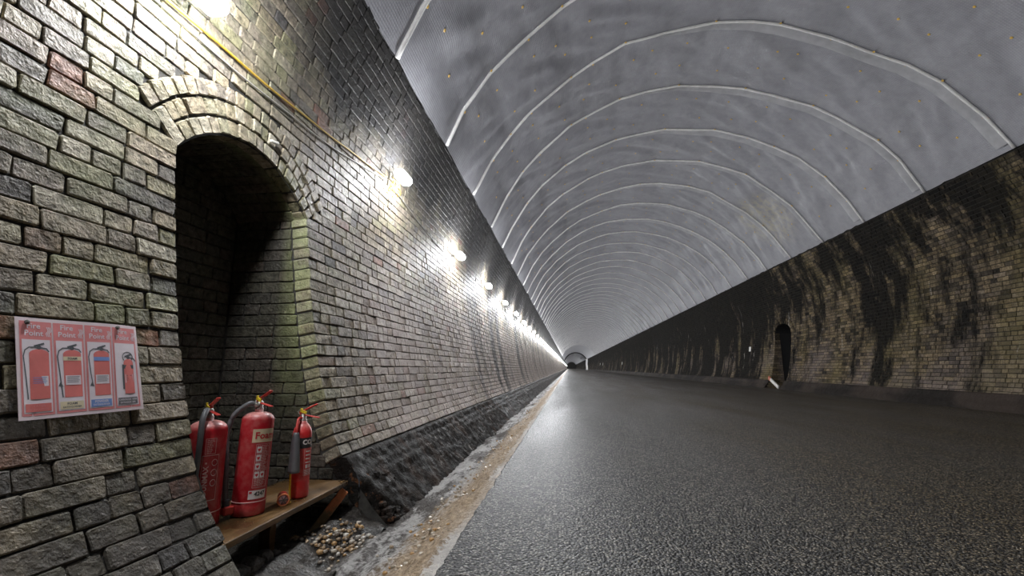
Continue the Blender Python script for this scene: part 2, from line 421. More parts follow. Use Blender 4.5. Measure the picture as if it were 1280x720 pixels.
def mk_dirt():
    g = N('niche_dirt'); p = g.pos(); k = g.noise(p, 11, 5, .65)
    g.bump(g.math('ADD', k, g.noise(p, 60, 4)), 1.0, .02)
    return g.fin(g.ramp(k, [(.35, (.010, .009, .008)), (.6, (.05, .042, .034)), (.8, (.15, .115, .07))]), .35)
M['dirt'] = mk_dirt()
def emis(name, col, st):
    g = N(name); g.fin((.8, .8, .8), .4); g.b.inputs['Emission Color'].default_value = (*col, 1); g.b.inputs['Emission Strength'].default_value = st
    return g.m
M['glow'] = emis('lamp_diffuser', LAMP_COL, 30.0)
try: M['glow'].cycles.emission_sampling = 'NONE'
except Exception: pass
M['lit_pier_white'] = simple('lit_pier_sheet', (.93, .93, .93), .5, 0, .1)  # light on the far pier put into a near-white colour
M['sign_white'] = simple('sign_white', (.78, .76, .70), .4, 0, .15)

# ------------------------------------------------------------------ tunnel cross-section
PL = [(-1.12, -1.06), (-1.0, -1.20), (-.88, -1.31), (-.76, -1.405), (-.59, -1.52), (-.43, -1.60), (-.2, -1.68), (0, -1.73), (.2, -1.775), (.6, -1.845), (1.1, -1.91), (1.6, -1.945), (2.1, -1.935), (2.6, -1.84), (3.1, -1.665), (3.45, -1.56)]
def xl(z):
    P = PL
    if z <= P[0][0]: return P[0][1]
    for i in range(len(P) - 1):
        if z <= P[i + 1][0]:
            z0, x0 = P[i]; z1, x1 = P[i + 1]
            m0 = (P[i + 1][1] - P[max(i - 1, 0)][1]) / (P[i + 1][0] - P[max(i - 1, 0)][0])
            m1 = (P[min(i + 2, len(P) - 1)][1] - P[i][1]) / (P[min(i + 2, len(P) - 1)][0] - P[i][0])
            h = z1 - z0; t = (z - z0) / h
            return (2*t**3 - 3*t**2 + 1) * x0 + (t**3 - 2*t**2 + t) * h * m0 + (-2*t**3 + 3*t**2) * x1 + (t**3 - t**2) * h * m1
    return P[-1][1]
def nl(z):      # tunnel-facing normal (x,z) and upward tangent (x,z) of the left wall
    dx = (xl(z + .01) - xl(z - .01)) / .02; L = math.hypot(dx, 1)
    return (1 / L, -dx / L), (dx / L, 1 / L)
XC = 2.8
ZROAD = -.74
# table of courses: centre heights equally spaced along the arc
COURSE = .080
def courses(z0, z1):
    out = []; z = z0
    while z < z1:
        t = nl(z)[1]; zc = z + t[1] * COURSE / 2
        out.append(zc); z += t[1] * COURSE
    return out
ARC = {}
def arc_of(z):
    if not ARC:
        a = 0; z_ = -1.3
        while z_ < 3.6:
            ARC[round(z_, 2)] = a; z2 = round(z_ + .01, 2); a += math.hypot(.01, xl(z2) - xl(z_)); z_ = z2
    z = max(-1.3, min(3.58, z)); k = math.floor(z * 100) / 100; k0 = round(k, 2); k1 = round(k + .01, 2); f = (z - k) * 100
    return ARC[k0] * (1 - f) + ARC[k1] * f

# niche opening
NY0, NY1 = 1.90, 3.04
NYC = (NY0 + NY1) / 2; NHW = (NY1 - NY0) / 2
ZSP = 1.09; RISE = .285
RA = (NHW ** 2 + RISE ** 2) / (2 * RISE); ZAC = ZSP + RISE - RA
SPA = math.asin(NHW / RA)
RING = .100; NR = 3
RX = RA + RING * NR
def open_hw(z):     # half width kept free of wall bricks at height z
    if z < ZSP: return NHW
    zs = ZAC + RX * math.cos(SPA)
    if z < zs: return NHW + (z - ZSP) / (zs - ZSP) * (RX * math.sin(SPA) - NHW)
    q = RX ** 2 - (z - ZAC) ** 2
    return math.sqrt(q) if q > 0 else 0
def intrados(y):
    d = abs(y - NYC)
    return ZAC + math.sqrt(max(RA ** 2 - d * d, 0)) if d < NHW else ZSP

# ------------------------------------------------------------------ left wall bed (with the niche hole)
def strip_grid(ys, zs_fn, off, side='L'):
    mb = MB(); mb.uv = []; rows = []
    for y in ys:
        zs = zs_fn(y); r = []
        for z in zs:
            n = nl(z)[0]; x = xl(z) + n[0] * off; zz = z + n[1] * off
            if side == 'R': x = 2 * XC - x
            mb.v.append((x, y, zz)); mb.t.append(0); mb.uv.append((y, arc_of(z))); r.append(len(mb.v) - 1)
        rows.append(r)
    for a, b in zip(rows, rows[1:]):
        for i in range(len(a) - 1):
            f = (a[i], b[i], b[i + 1], a[i + 1]) if side == 'L' else (a[i], a[i + 1], b[i + 1], b[i])
            mb.f.append(f[::-1]); mb.m.append(0)
    return mb
def lin(a, b, n): return [a + (b - a) * i / n for i in range(n + 1)]
def join(mbs):
    o = MB(); o.uv = []
    for m in mbs:
        b = len(o.v); o.v += m.v; o.t += m.t; o.uv += m.uv
        for f in m.f: o.f.append(tuple(i + b for i in f)); o.m.append(0)
    return o
BED = -.011
FARY = 480
zfull = lin(-1.1, 3.45, 60)
parts = [strip_grid([-14, -6, -2, 0, .6, 1.2, NY0 - .01], lambda y: zfull, BED),
         strip_grid(lin(NY0 - .01, NY1 + .01, 24), lambda y: lin(intrados(y) - .0, 3.45, 40), BED),
         strip_grid([NY1 + .01, 3.5, 4, 5, 6, 8, 10, 14, 18, 24, 30], lambda y: lin(-.70, 3.45, 54), BED),
         strip_grid([30, 40, 60, 90, 130, 185, 260, 360, FARY], lambda y: zfull, -.001)]
wall_left = join(parts).build('wall_left', M['wallL']); tag(wall_left, 'left tunnel wall of weathered grey and brown brick with soot under the lining', kind='structure')
parts = [strip_grid([-14, -6, 0, 4, 8, 12, 16.5], lambda y: zfull, BED, 'R'),
         strip_grid(lin(16.5, 17.75, 14), lambda y: lin(1.18 + .32 * math.sqrt(max(0, 1 - ((y - 17.125) / .625) ** 2)), 3.45, 40), BED, 'R'),
         strip_grid([17.75, 20, 24, 30, 36, 42], lambda y: zfull, BED, 'R'),
         strip_grid([42, 60, 90, 130, 185, 260, 360, FARY], lambda y: zfull, -.001, 'R')]
wall_right = join(parts).build('wall_right', M['wallR']); tag(wall_right, 'far right tunnel wall of soot-blackened and tan brick', kind='structure')

# ------------------------------------------------------------------ brick shapes
def brick_shape(L, H, D, r, lod):
    """front face at z=0 facing +z, body towards -z"""
    a, b = L / 2, H / 2
    if lod == 0:
        k = .004
        vs = [(-a, -b, -D), (a, -b, -D), (a, b, -D), (-a, b, -D), (-a + k, -b + k, 0), (a - k, -b + k, 0), (a - k, b - k, 0), (-a + k, b - k, 0)]
        return vs, [(4, 5, 6, 7), (0, 1, 5, 4), (1, 2, 6, 5), (2, 3, 7, 6), (3, 0, 4, 7)]
    c = .007
    ring = [(-a + c, -b), (a - c, -b), (a, -b + c), (a, b - c), (a - c, b), (-a + c, b), (-a, b - c), (-a, -b + c)]
    j = lambda q: r.uniform(-q, q)
    out = [(x + j(.0045), y + j(.0036)) for x, y in ring]
    ins = [(x * (1 - .004 / a) + j(.0015), y * (1 - .004 / b) + j(.0013)) for x, y in out]
    vs = [(x, y, -D) for x, y in out] + [(x, y, -.005 + j(.0012)) for x, y in out] + [(x, y, j(.001)) for x, y in ins]
    fs = []
    for i in range(8):
        k = (i + 1) % 8
        fs += [(i, k, 8 + k, 8 + i), (8 + i, 8 + k, 16 + k, 16 + i)]
    fs.append(tuple(range(16, 24)))
    return vs, fs
vr = random.Random(3)
NOM = {'S': .233, 'Q': .162, 'H': .115}
BH = COURSE - .006
VAR = {}
for side in ('L', 'N'):
    for ty, L in NOM.items():
        VAR[side + ty] = []
        for i in range(10):
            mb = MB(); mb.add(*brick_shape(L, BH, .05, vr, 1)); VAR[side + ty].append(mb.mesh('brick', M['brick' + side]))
def fill(a, b, r, far=False):
    """brick intervals between a and b"""
    out = []; y = a
    while b - y > .03:
        L = r.choice((.240, .240, .240, .122, .122, .122, .168)) * r.uniform(.95, 1.05)
        if b - y - L < .08: L = b - y
        if L > .33: L = (b - y) / 2
        out.append((y, y + L - .0068)); y += L
    return out
cam_inv = cam.matrix_world.inverted()
def px(p):
    q = cam_inv @ Vector(p)
    if q.z >= -.05: return None
    return (640 + F_PX * q.x / -q.z, 360 - F_PX * q.y / -q.z, -q.z)
def in_view(p, m=25):
    q = px(p); return q is not None and -m < q[0] < 1280 + m and -m < q[1] < 720 + m

br = random.Random(11)
single = []; rest = []
for z in courses(-1.06, 3.13):
    hw = open_hw(z); n, t = nl(z)
    segs = [(-.5, NYC - hw - .002), (NYC + hw + .002, 30.0)] if hw > 0 else [(-.5, 30.0)]
    if z < -.60: segs = [(-.5, NYC - hw - .002)]
    for si, (a, b) in enumerate(segs):
        iv = fill(a + (br.uniform(0, .1) if si == 0 and a < 0 else 0), b, br)
        for i, (y0, y1) in enumerate(iv):
            yc = (y0 + y1) / 2; quoin = hw > 0 and z < ZSP and ((si == 0 and i == len(iv) - 1 and b < 3) or (si == 1 and i == 0))
            rec = (yc, z, y1 - y0, n, t, quoin, br.random())
            P = (xl(z), yc, z); d = Vector(P).length
            if yc < 6 and in_view(P): single.append((d, rec))
            else: rest.append((d, rec))
single.sort(key=lambda q: q[0])
rest += single[300:]; single = single[:300]
def brick_frame(rec, r):
    yc, z, L, n, t, quoin, tn = rec
    off = r.uniform(-.004, .004)
    if yc < NY0 and z < -.15: off += r.uniform(-.004, .010)   # rougher, heaved courses low on the near wall
    e3 = Vector((n[0], 0, n[1])); e1 = Vector((0, 1, 0)); e2 = Vector((t[0], 0, t[1]))
    rot = Matrix.Rotation(r.uniform(-.012, .012), 3, 'Z') @ Matrix.Rotation(r.uniform(-.02, .02), 3, 'Y')
    B = Matrix((e1, e2, e3)).transposed() @ rot
    o = Vector((xl(z), yc, z)) + e3 * off
    return frame(o, B.col[0], B.col[1], B.col[2])
for d, rec in single:
    L = rec[2]; ty = 'S' if L > .195 else ('Q' if L > .14 else 'H')
    o = link('brick', br.choice(VAR['L' + ty]), wall_left, brick_frame(rec, br) @ Matrix.Diagonal((L / NOM[ty], 1, 2.3 if rec[5] else 1, 1)))
    o.color = (rec[6], 0, 0, 1)
mb = MB()
for d, rec in rest:
    vs, fs = brick_shape(rec[2], BH, .12 if rec[5] else .03, br, 1 if d < 9 else 0)
    m = brick_frame(rec, br); mb.add([m @ Vector(v) for v in vs], fs, rec[6])
o = mb.build('brick_courses', M['brickL'], wall_left, tint=True); tag(o, kind='stuff')

# arch of three rings over the niche
def arch_frame(ang, rad, r):
    y = NYC + rad * math.sin(ang); z = ZAC + rad * math.cos(ang)
    n, t = nl(z); e3 = Vector((n[0], 0, n[1])); T = Vector((t[0], 0, t[1])); Y_ = Vector((0, 1, 0))
    e1 = (Y_ * math.sin(ang) + T * math.cos(ang)); e2 = e3.cross(e1)
    return frame(Vector((xl(z), y, z)) + e3 * r.uniform(0, .012), e1, e2, e3)
for k in range(NR):
    rad = RA + RING * (k + .5) + .003; nvo = int(round(2 * SPA * rad / .078))
    for i in range(nvo):
        a = -SPA + 2 * SPA * (i + .5) / nvo + br.uniform(-.006, .006)
        if a < -SPA + .10 and k < 2:
            continue
        o = link('voussoir', br.choice(VAR['LH']), wall_left, arch_frame(a, rad, br) @ Matrix.Diagonal((.77 * br.uniform(.93, 1.03), 1.0 * br.uniform(.93, 1.02), 2, 1)))
        o.color = (br.random() * .6, 0, 0, 1)
for a in (-SPA + .052,):
    o = link('voussoir', VAR['LS'][2], wall_left, arch_frame(a, RA + RING, br) @ Matrix.Diagonal((.76, 1.05, 2, 1))); o.color = (.27, 0, 0, 1)

# ------------------------------------------------------------------ niche
NXB = -2.47; NZ0 = -1.06
mb = MB()
outl = [(NY0 - .012, NZ0)] + [(NY0 - .012, z) for z in lin(-.9, ZSP, 12)] + [(NYC + (RA + .012) * math.sin(a), ZAC + (RA + .012) * math.cos(a)) for a in lin(-SPA, SPA, 20)] + [(NY1 + .012, z) for z in lin(ZSP, -.9, 12)] + [(NY1 + .012, NZ0)]
nO = len(outl)
mb.add([(xl(z) - .004, y, z) for y, z in outl] + [(NXB - .012, y, z) for y, z in outl], [(i, i + 1, nO + i + 1, nO + i) for i in range(nO - 1)] + [tuple(range(nO, 2 * nO))])
# outer skin so the recess is a box of masonry, not a sheet
niche = mb.build('wall_niche', M['mortar'], fix=False); tag(niche, 'dark arched brick refuge recessed in the left wall', kind='structure')
nr = random.Random(5)
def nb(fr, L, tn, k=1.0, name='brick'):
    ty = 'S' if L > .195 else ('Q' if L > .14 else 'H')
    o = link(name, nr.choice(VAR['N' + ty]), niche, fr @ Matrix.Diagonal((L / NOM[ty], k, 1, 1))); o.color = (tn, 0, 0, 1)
zc = NZ0 + COURSE / 2 + .01; leftmb = MB()
while zc < ZSP + .42:
    if zc < ZSP:
        x1 = xl(zc) - .125
        off = nr.uniform(0, .1)
        for (a, b) in fill(NXB + .004, x1, nr):
            nb(frame(((a + b) / 2, NY1 + nr.uniform(-.003, .004), zc), (1, 0, 0), (0, 0, 1), (0, -1, 0)), b - a, nr.random())
            vs, fs = brick_shape(b - a, BH, .03, nr, 1); fm = frame(((a + b) / 2, NY0 + nr.uniform(-.003, .003), zc), (-1, 0, 0), (0, 0, 1), (0, 1, 0))
            leftmb.add([fm @ Vector(v) for v in vs], fs, nr.random())
    q = NHW if zc < ZSP else math.sqrt(max(0, RA ** 2 - (zc - ZAC) ** 2))
    if q > .1:
        for (a, b) in fill(NYC - q + .004, NYC + q - .004, nr):
            nb(frame((NXB + nr.uniform(-.003, .004), (a + b) / 2, zc), (0, 1, 0), (0, 0, 1), (1, 0, 0)), b - a, nr.random())
    zc += COURSE
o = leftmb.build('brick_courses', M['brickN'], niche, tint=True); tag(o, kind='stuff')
ns = int(round(2 * SPA * RA / COURSE))
for i in range(ns):
    a = -SPA + 2 * SPA * (i + .5) / ns
    z = ZAC + RA * math.cos(a)
    for (p, q) in fill(NXB + .004, xl(z) - .09, nr):
        e2 = Vector((0, math.cos(a), -math.sin(a))); e3 = Vector((0, -math.sin(a), -math.cos(a))); e1 = e2.cross(e3)
        nb(frame(((p + q) / 2, NYC + RA * math.sin(a), z), e1, e2, e3), q - p, nr.random(), 1.0, 'soffit_brick')
# floor of the niche, rough earth and rubble
def patch(x0, x1, y0, y1, nx, ny, zf):
    mb = MB()
    for j in range(ny + 1):
        for i in range(nx + 1):
            x = x0 + (x1 - x0) * i / nx; y = y0 + (y1 - y0) * j / ny; mb.v.append((x, y, zf(x, y))); mb.t.append(0)
    for j in range(ny):
        for i in range(nx):
            a = j * (nx + 1) + i; mb.f.append((a, a + 1, a + nx + 2, a + nx + 1)); mb.m.append(0)
    return mb
def dirt_z(x, y):
    base = -1.0 + .05 * nz(x * 5, y * 5) + .03 * nz(x * 14, y * 14, 3)
    return base + .10 * max(0, 1 - abs(x + 1.42) / .22)
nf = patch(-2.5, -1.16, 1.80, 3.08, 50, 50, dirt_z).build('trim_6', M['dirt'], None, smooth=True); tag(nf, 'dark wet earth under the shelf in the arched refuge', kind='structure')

# ------------------------------------------------------------------ plinth along the left wall foot
def strip3(ys, prof, disp, seed):
    """prof: list of (x,z); returns displaced strip"""
    mb = MB(); rows = []
    for y in ys:
        r = []
        for k, (x, z) in enumerate(prof):
            d = disp(x, y, z, k); mb.v.append((x + d[0], y, z + d[1])); mb.t.append(0); r.append(len(mb.v) - 1)
        rows.append(r)
    for a, b in zip(rows, rows[1:]):
        for i in range(len(a) - 1): mb.f.append((a[i], a[i + 1], b[i + 1], b[i])); mb.m.append(0)
    return mb
pz = lin(-.60, -1.10, 26)
pprof = [(xl(-.585) - .05, -.585), (xl(-.585) + .012, -.586)] + [(xl(z) + .022 + (.016 if z < -.66 else 0) + (.012 if z < -.72 else 0), z) for z in pz]
def pdisp(x, y, z, k):
    if k < 1: return (0, 0)
    q = .012 * nz(y * 4, z * 9, 1) + .010 * nz(y * 13, z * 22, 2) + .008 * nz(y * 31, z * 40, 6)
    f = min(1, (y - NY1) / .5); lim = -1.40 + .42 * f + .05 * nz(y * 11, z * 11) + .025 * nz(y * 33, z * 33)
    if x + q > lim and f < 1: q = lim - x
    return (q, .5 * q)
ysP = lin(NY1 + .005, 9, 330) + lin(9.1, 30, 110)[0:] + [36, 45, 60, 90, 130, 185, 300, FARY]
pm = strip3(ysP, pprof, pdisp, 0)
# end face towards the niche
cap = [(min(-1.40, xl(z) + .03) + .015 * nz(1, z * 9), NY1 + .006 + .012 * nz(2, z * 14), z) for z in lin(-.585, -1.1, 14)]
pm.add(cap + [(xl(z) - .12, NY1 + .006, z) for z in lin(-.585, -1.1, 14)], [(i, i + 1, 15 + i + 1, 15 + i) for i in range(14)])
o = pm.build('trim_1', M['plinth'], smooth=True); tag(o, 'dark wet rough footing along the base of the left wall', kind='structure')
# ------------------------------------------------------------------ gutter and road
gprof = [(-1.45, -1.06), (-1.3, -1.03), (-1.2, -1.0), (-1.12, -.985), (-1.05, -.97), (-.98, -.955), (-.91, -.935), (-.85, -.91), (-.79, -.885), (-.73, -.855), (-.67, -.82), (-.62, -.79), (-.57, -.765), (-.53, -.752), (-.48, -.748), (-.40, -.76)]
def gdisp(x, y, z, k):
    if k > 13: return (.015 * nz(y * 7, 3), 0)
    q = .035 * nz(x * 4, y * 2.2, 4) + .020 * nz(x * 11, y * 9, 2) + .008 * nz(x * 30, y * 30, 7)
    return (0, q * (1 if k < 11 else .5))
ysG = lin(-2, 1.0, 30) + lin(1.03, 8, 220) + lin(8.1, 24, 140) + [27, 30, 36, 45, 60, 90, 130, 185, 300, FARY]
def dense(prof, n):
    out = []
    for (a, b) in zip(prof, prof[1:]):
        for i in range(n): out.append((a[0] + (b[0] - a[0]) * i / n, a[1] + (b[1] - a[1]) * i / n))
    return out + [prof[-1]]
gm = MB(); rows = []
gp = dense(gprof, 3)
for y in ysG:
    r = []
    for (x, z) in gp:
        q = .030 * nz(x * 4, y * 2.2, 4) + .018 * nz(x * 11, y * 9, 2) + .016 * nz(x * 26, y * 22, 7)
        if x > -.56: q *= .25
        gm.v.append((x, y, z + q)); gm.t.append(0); r.append(len(gm.v) - 1)
    rows.append(r)
for a, b in zip(rows, rows[1:]):
    for i in range(len(a) - 1): gm.f.append((a[i], a[i + 1], b[i + 1], b[i])); gm.m.append(0)
o = gm.build('trim_2', M['gutter'], smooth=True); tag(o, 'rough drainage gutter of wet concrete, pale lime and tan sand beside the road', kind='structure')
# road
rm = MB(); rows = []
ysR = lin(-14, 0, 10) + lin(.05, 8, 260) + lin(8.2, 30, 120) + [36, 45, 60, 90, 130, 185, 300, FARY]
for y in ysR:
    e = -.515 + .012 * nz(y * 6, 1) + .008 * nz(y * 21, 5) + (.006 * nz(y * 60, 9))
    r = []
    for (x, z) in ((e - .012, -.80), (e, -.752), (e + .012, -.742), (e + .05, ZROAD), (1.5, ZROAD), (3.5, ZROAD), (5.5, ZROAD), (7.1, ZROAD)):
        rm.v.append((x, y, z)); rm.t.append(0); r.append(len(rm.v) - 1)
    rows.append(r)
for a, b in zip(rows, rows[1:]):
    for i in range(len(a) - 1): rm.f.append((a[i], a[i + 1], b[i + 1], b[i])); rm.m.append(0)
floor = rm.build('floor', M['asphalt']); tag(floor, 'freshly laid dark asphalt road running down the tunnel', kind='structure')

# ------------------------------------------------------------------ right wall bricks, its niche, kerb
RN0, RN1 = 16.5, 17.75; RNC = (RN0 + RN1) / 2; RNH = (RN1 - RN0) / 2
mb = MB(); rr = random.Random(21)
vous = []
for z in courses(-.50, 3.37):
    n, t = nl(z); hw = 0
    if z < 1.2: hw = RNH
    elif z < 1.72: hw = (RNH + .22) * math.sqrt(max(0, 1 - ((z - 1.18) / .54) ** 2))
    segs = [(3.0, 42.0)] if hw < .05 else [(3.0, RNC - hw), (RNC + hw, 42.0)]
    for (a, b) in segs:
        for (y0, y1) in fill(a, b, rr):
            L = y1 - y0; yc = (y0 + y1) / 2
            e3 = Vector((-n[0], 0, n[1])); e1 = Vector((0, -1, 0)); e2 = Vector((-t[0], 0, t[1]))
            fr = frame(Vector((2 * XC - xl(z), yc, z)) + e3 * rr.uniform(-.006, .006), e1, e2, e3)
            vs, fs = brick_shape(L, BH, .03, rr, 0); mb.add([fr @ Vector(v) for v in vs], fs, rr.random())
o = mb.build('brick_courses', M['brickR'], wall_right, tint=True); tag(o, kind='stuff')
# right niche shell, coloured black for the shade inside it
outl = [(RN0, z) for z in lin(-.8, 1.18, 8)] + [(RNC - RNH * math.cos(a), 1.18 + .32 * math.sin(a)) for a in lin(.1, PI - .1, 14)] + [(RN1, z) for z in lin(1.18, -.8, 8)]
k = len(outl); mb = MB()
mb.add([(2 * XC - xl(z) + .002, y, z) for y, z in outl] + [(8.2, y, z) for y, z in outl], [(i, i + 1, k + i + 1, k + i) for i in range(k - 1)] + [tuple(range(k, 2 * k))])
rniche = mb.build('wall_niche', M['ring']); tag(rniche, 'shallow arched refuge in the far right wall beyond the white square sign', kind='structure')
mb = MB()
z = -.75
while z < 1.2:
    for (a, b) in fill(2 * XC - xl(z), 7.68, rr):
        vs, fs = brick_shape(b - a, BH, .03, rr, 0); fr = frame(((a + b) / 2, RN1 - .02, z), (1, 0, 0), (0, 0, 1), (0, -1, 0))
        mb.add([fr @ Vector(v) for v in vs], fs, rr.random())
    z += COURSE
o = mb.build('brick_courses', M['brickR'], rniche, tint=True); tag(o, kind='stuff')
mb = MB()
for ring in range(2):
    for i in range(26):
        a = PI * (i + .5) / 26; ry = RNH + .06 + ring * .105; rz = .32 + .06 + ring * .105
        y = RNC - ry * math.cos(a); z = 1.18 + rz * math.sin(a); n, t = nl(z)
        e3 = Vector((-n[0], 0, n[1])); T = Vector((-t[0], 0, t[1])); e1 = (Vector((0, -1, 0)) * math.cos(a) + T * math.sin(a)).normalized(); e2 = e3.cross(e1)
        vs, fs = brick_shape(.1, .062, .05, rr, 0); fr = frame(Vector((2 * XC - xl(z), y, z)) + e3 * .02, e1, e2, e3); mb.add([fr @ Vector(v) for v in vs], fs, rr.random())
o = mb.build('voussoir_rings', M['brickR'], wall_right, tint=True); tag(o, kind='stuff')
# kerb / rough footing of the right wall
kp = [(2 * XC - xl(z) - .05 - .02 * (z < -.6), z) for z in lin(-.46, -.80, 10)]
kp = [(2 * XC - xl(-.45) + .04, -.45)] + kp
def kdisp(x, y, z, k): q = .03 * nz(y * 1.6, z * 6, 8) + .015 * nz(y * 6, z * 12, 2); return (q if k else 0, .6 * q if k else 0)
for yr in (lin(3, RN0 + .02, 90), lin(RN1 - .02, 42, 150) + [60, 90, 130, 185, 300, FARY]):
    km = strip3(yr, kp, kdisp, 0); km.f = [f[::-1] for f in km.f]
    o = km.build('trim_3' if yr[0] < 5 else 'trim_4', M['kerb'], smooth=True)
    tag(o, 'rough dark footing of the right wall ' + ('in front of its refuge' if yr[0] < 5 else 'beyond its refuge'), kind='structure')

# ------------------------------------------------------------------ ceiling: masonry vault, membrane sheets, seams, fixings
CZ = 1.36; RM = 4.765
def ang_l(): return math.acos((3.09 - CZ) / RM)
def ang_r(): return math.acos((3.40 - CZ) / RM)
A0, A1 = -ang_l(), ang_r()
def arcp(a, r): return (XC + r * math.sin(a), CZ + r * math.cos(a))
def arc_strip(ys, r, n=48, a0=None, a1=None):
    mb = MB(); mb.uv = []; rows = []
    a0 = A0 if a0 is None else a0; a1 = A1 if a1 is None else a1
    for y in ys:
        q = []
        for i in range(n + 1):
            a = a0 + (a1 - a0) * i / n; x, z = arcp(a, r); mb.v.append((x, y, z)); mb.t.append(0); mb.uv.append((a * RM, y)); q.append(len(mb.v) - 1)
        rows.append(q)
    for a, b in zip(rows, rows[1:]):
        for i in range(n): mb.f.append((a[i], a[i + 1], b[i + 1], b[i])); mb.m.append(0)
    return mb
SEAM0 = 7.68; SP = 1.83
K0, K1 = -7, 64
YEND = SEAM0 + SP * K1
ceiling = arc_strip([-14, 0, 20, YEND, 90, 185, FARY], 4.93, 48, A0 - .06, A1 + .06).build('ceiling', M['vault']); tag(ceiling, 'arched tunnel roof hung with grey dimpled waterproof membrane', kind='structure')
o = arc_strip([YEND] + [YEND + 6 * i for i in range(1, 21)] + [185, 250, 350, FARY], RM, 60).build('membrane_run', M['membrane'], ceiling, smooth=True)
sr = random.Random(17)
NODES = 16
def seam_nodes(k):
    r = random.Random(100 + k); out = []
    for i in range(NODES + 1):
        a = A0 + (A1 - A0) * i / NODES + (r.uniform(-.25, .25) * (A1 - A0) / NODES if 0 < i < NODES else 0)
        out.append((a, SEAM0 + SP * k + r.uniform(-.05, .05) + .06 * math.sin(i * .7 + k), r.uniform(-.01, .025)))
    return out
def seam_at(nodes, a):
    for i in range(NODES):
        a0, y0, r0 = nodes[i]; a1, y1, r1 = nodes[i + 1]
        if a <= a1 or i == NODES - 1:
            f = (a - a0) / (a1 - a0); f = max(0, min(1, f))
            p0 = arcp(a0, RM + r0); p1 = arcp(a1, RM + r1)
            return (p0[0] + (p1[0] - p0[0]) * f, y0 + (y1 - y0) * f, p0[1] + (p1[1] - p0[1]) * f)
SN = {k: seam_nodes(k) for k in range(K0, K1 + 1)}
def wr(a, y, k):
    s = a * RM
    u = s * .9 + y * .43; v = -s * .43 + y * .9
    q = .05 * nz(s * .6, y * .6, k * 3.1) + .055 * nz(u * .55, v * 2.2, 1.7) + .042 * nz(u * 1.1, v * 5.0, 5) + .015 * nz(s * 6, y * 6, 2)
    return q
fixm = MB()
def fixing(p, inward, r):
    e3 = inward.normalized(); e1 = Vector((0, 1, 0)); e2 = e3.cross(e1)
    vs = []
    for (rad, h) in ((r, 0.004), (r * .8, .012)):
        for i in range(8): vs.append(p + (e1 * math.cos(i * PI / 4) + e2 * math.sin(i * PI / 4)) * rad + e3 * h)
    fs = [(i, (i + 1) % 8, 8 + (i + 1) % 8, 8 + i) for i in range(8)] + [tuple(range(8, 16))]
    fixm.add(vs, fs)
for k in range(K0, K1):
    near = -3 <= k <= 8
    na, ny = (150, 20) if near else ((70, 8) if k < 20 else (40, 3))
    mb = MB(); mb.uv = []
    fixrows = (.33, .68) if k <= 10 else ()
    ragl = [.03 * nz(i * .37, k * 2.3, 1) for i in range(ny + 1)]
    for j in range(ny + 1):
        f = j / ny
        for i in range(na + 1):
            a = A0 + (A1 - A0) * i / na
            if i == 0: a += ragl[j] / RM
            if i == na: a -= ragl[j] / RM
            s0 = Vector(seam_at(SN[k], a)); s1 = Vector(seam_at(SN[k + 1], a)); p = s0.lerp(s1, f)
            wgt = min(1, 4.5 * f * (1 - f) * 1.4); edge = min(1, min(i, na - i) * 150 / na / 14 + .12)
            d = (.035 * math.sin(PI * f) + wr(a, p.y, 0) * 1.0) * wgt * edge
            c = Vector((XC - p.x, 0, CZ - p.z)).normalized()
            p = p + c * (d - .02 * math.sin(PI * f))
            mb.v.append(tuple(p)); mb.t.append(0); mb.uv.append((a * RM, p.y))
    for j in range(ny):
        for i in range(na):
            q = j * (na + 1) + i; mb.f.append((q, q + 1, q + na + 2, q + na + 1)); mb.m.append(0)
    mb.build('membrane_sheet', M['membrane'], ceiling, smooth=True)
    for f in fixrows:
        for i in range(1, NODES):
            ii = int(na * (i + sr.uniform(-.3, .3)) / NODES); jj = int(ny * (f + sr.uniform(-.08, .08)))
            p = Vector(mb.v[jj * (na + 1) + ii]); fixing(p, Vector((XC - p.x, 0, CZ - p.z)), .021)
for k in range(K0, K1 + 1):
    # welded seam: a rounded raised bead with a flat lap beside it
    mb = MB(); pts = []
    NS = 96 if k < 16 else 40
    for i in range(NS + 1):
        a = A0 + (A1 - A0) * i / NS; p = Vector(seam_at(SN[k], a)); c = Vector((XC - p.x, 0, CZ - p.z)).normalized()
        pts.append(p + c * (.022 + .006 * nz(i * .3, k)))
    wv = [.026 + .006 * nz(i * .25, k * 5.0) for i in range(NS + 1)]
    mb.tube(pts, wv, 6 if k < 16 else 4)
    seam = mb.build('seam_strip', M['seam'], ceiling, smooth=True)
    if k <= 12:
        for i in range(1, NODES):
            a, y, r0 = SN[k][i]; p = Vector(seam_at(SN[k], a)); c = Vector((XC - p.x, 0, CZ - p.z)).normalized()
            fixing(p + c * .03 + Vector((0, .045 * (1 if i % 2 else -1), 0)), c, .021)
    if k <= 6:
        mb = MB(); fr = random.Random(k + 40); wd = fr.uniform(.12, .26)
        for i in range(61):
            a = A0 + (A1 - A0) * (.42 + .57 * i / 60)
            p = Vector(seam_at(SN[k], a)); c = Vector((XC - p.x, 0, CZ - p.z)).normalized(); ww = wd * min(1, i / 22 + .15)
            for q in range(4):
                f = q / 3; yy = p.y + ww * f; d = .02 + .02 * math.sin(f * PI) * (1 + .6 * nz(i * .4, q, k))
                e = p.lerp(Vector(seam_at(SN[min(k + 1, K1)], a)), ww * f / SP)
                mb.v.append(tuple(Vector((e.x, yy, e.z)) + c * (d + .055 * f))); mb.t.append(0)
        for i in range(60):
            for q in range(3):
                b = i * 4 + q; mb.f.append((b, b + 1, b + 5, b + 4)); mb.m.append(0)
        mb.build('lap_strip', M['flap'], seam, smooth=True)
o = fixm.build('brass_fixings', M['brass'], ceiling); tag(o, kind='stuff')

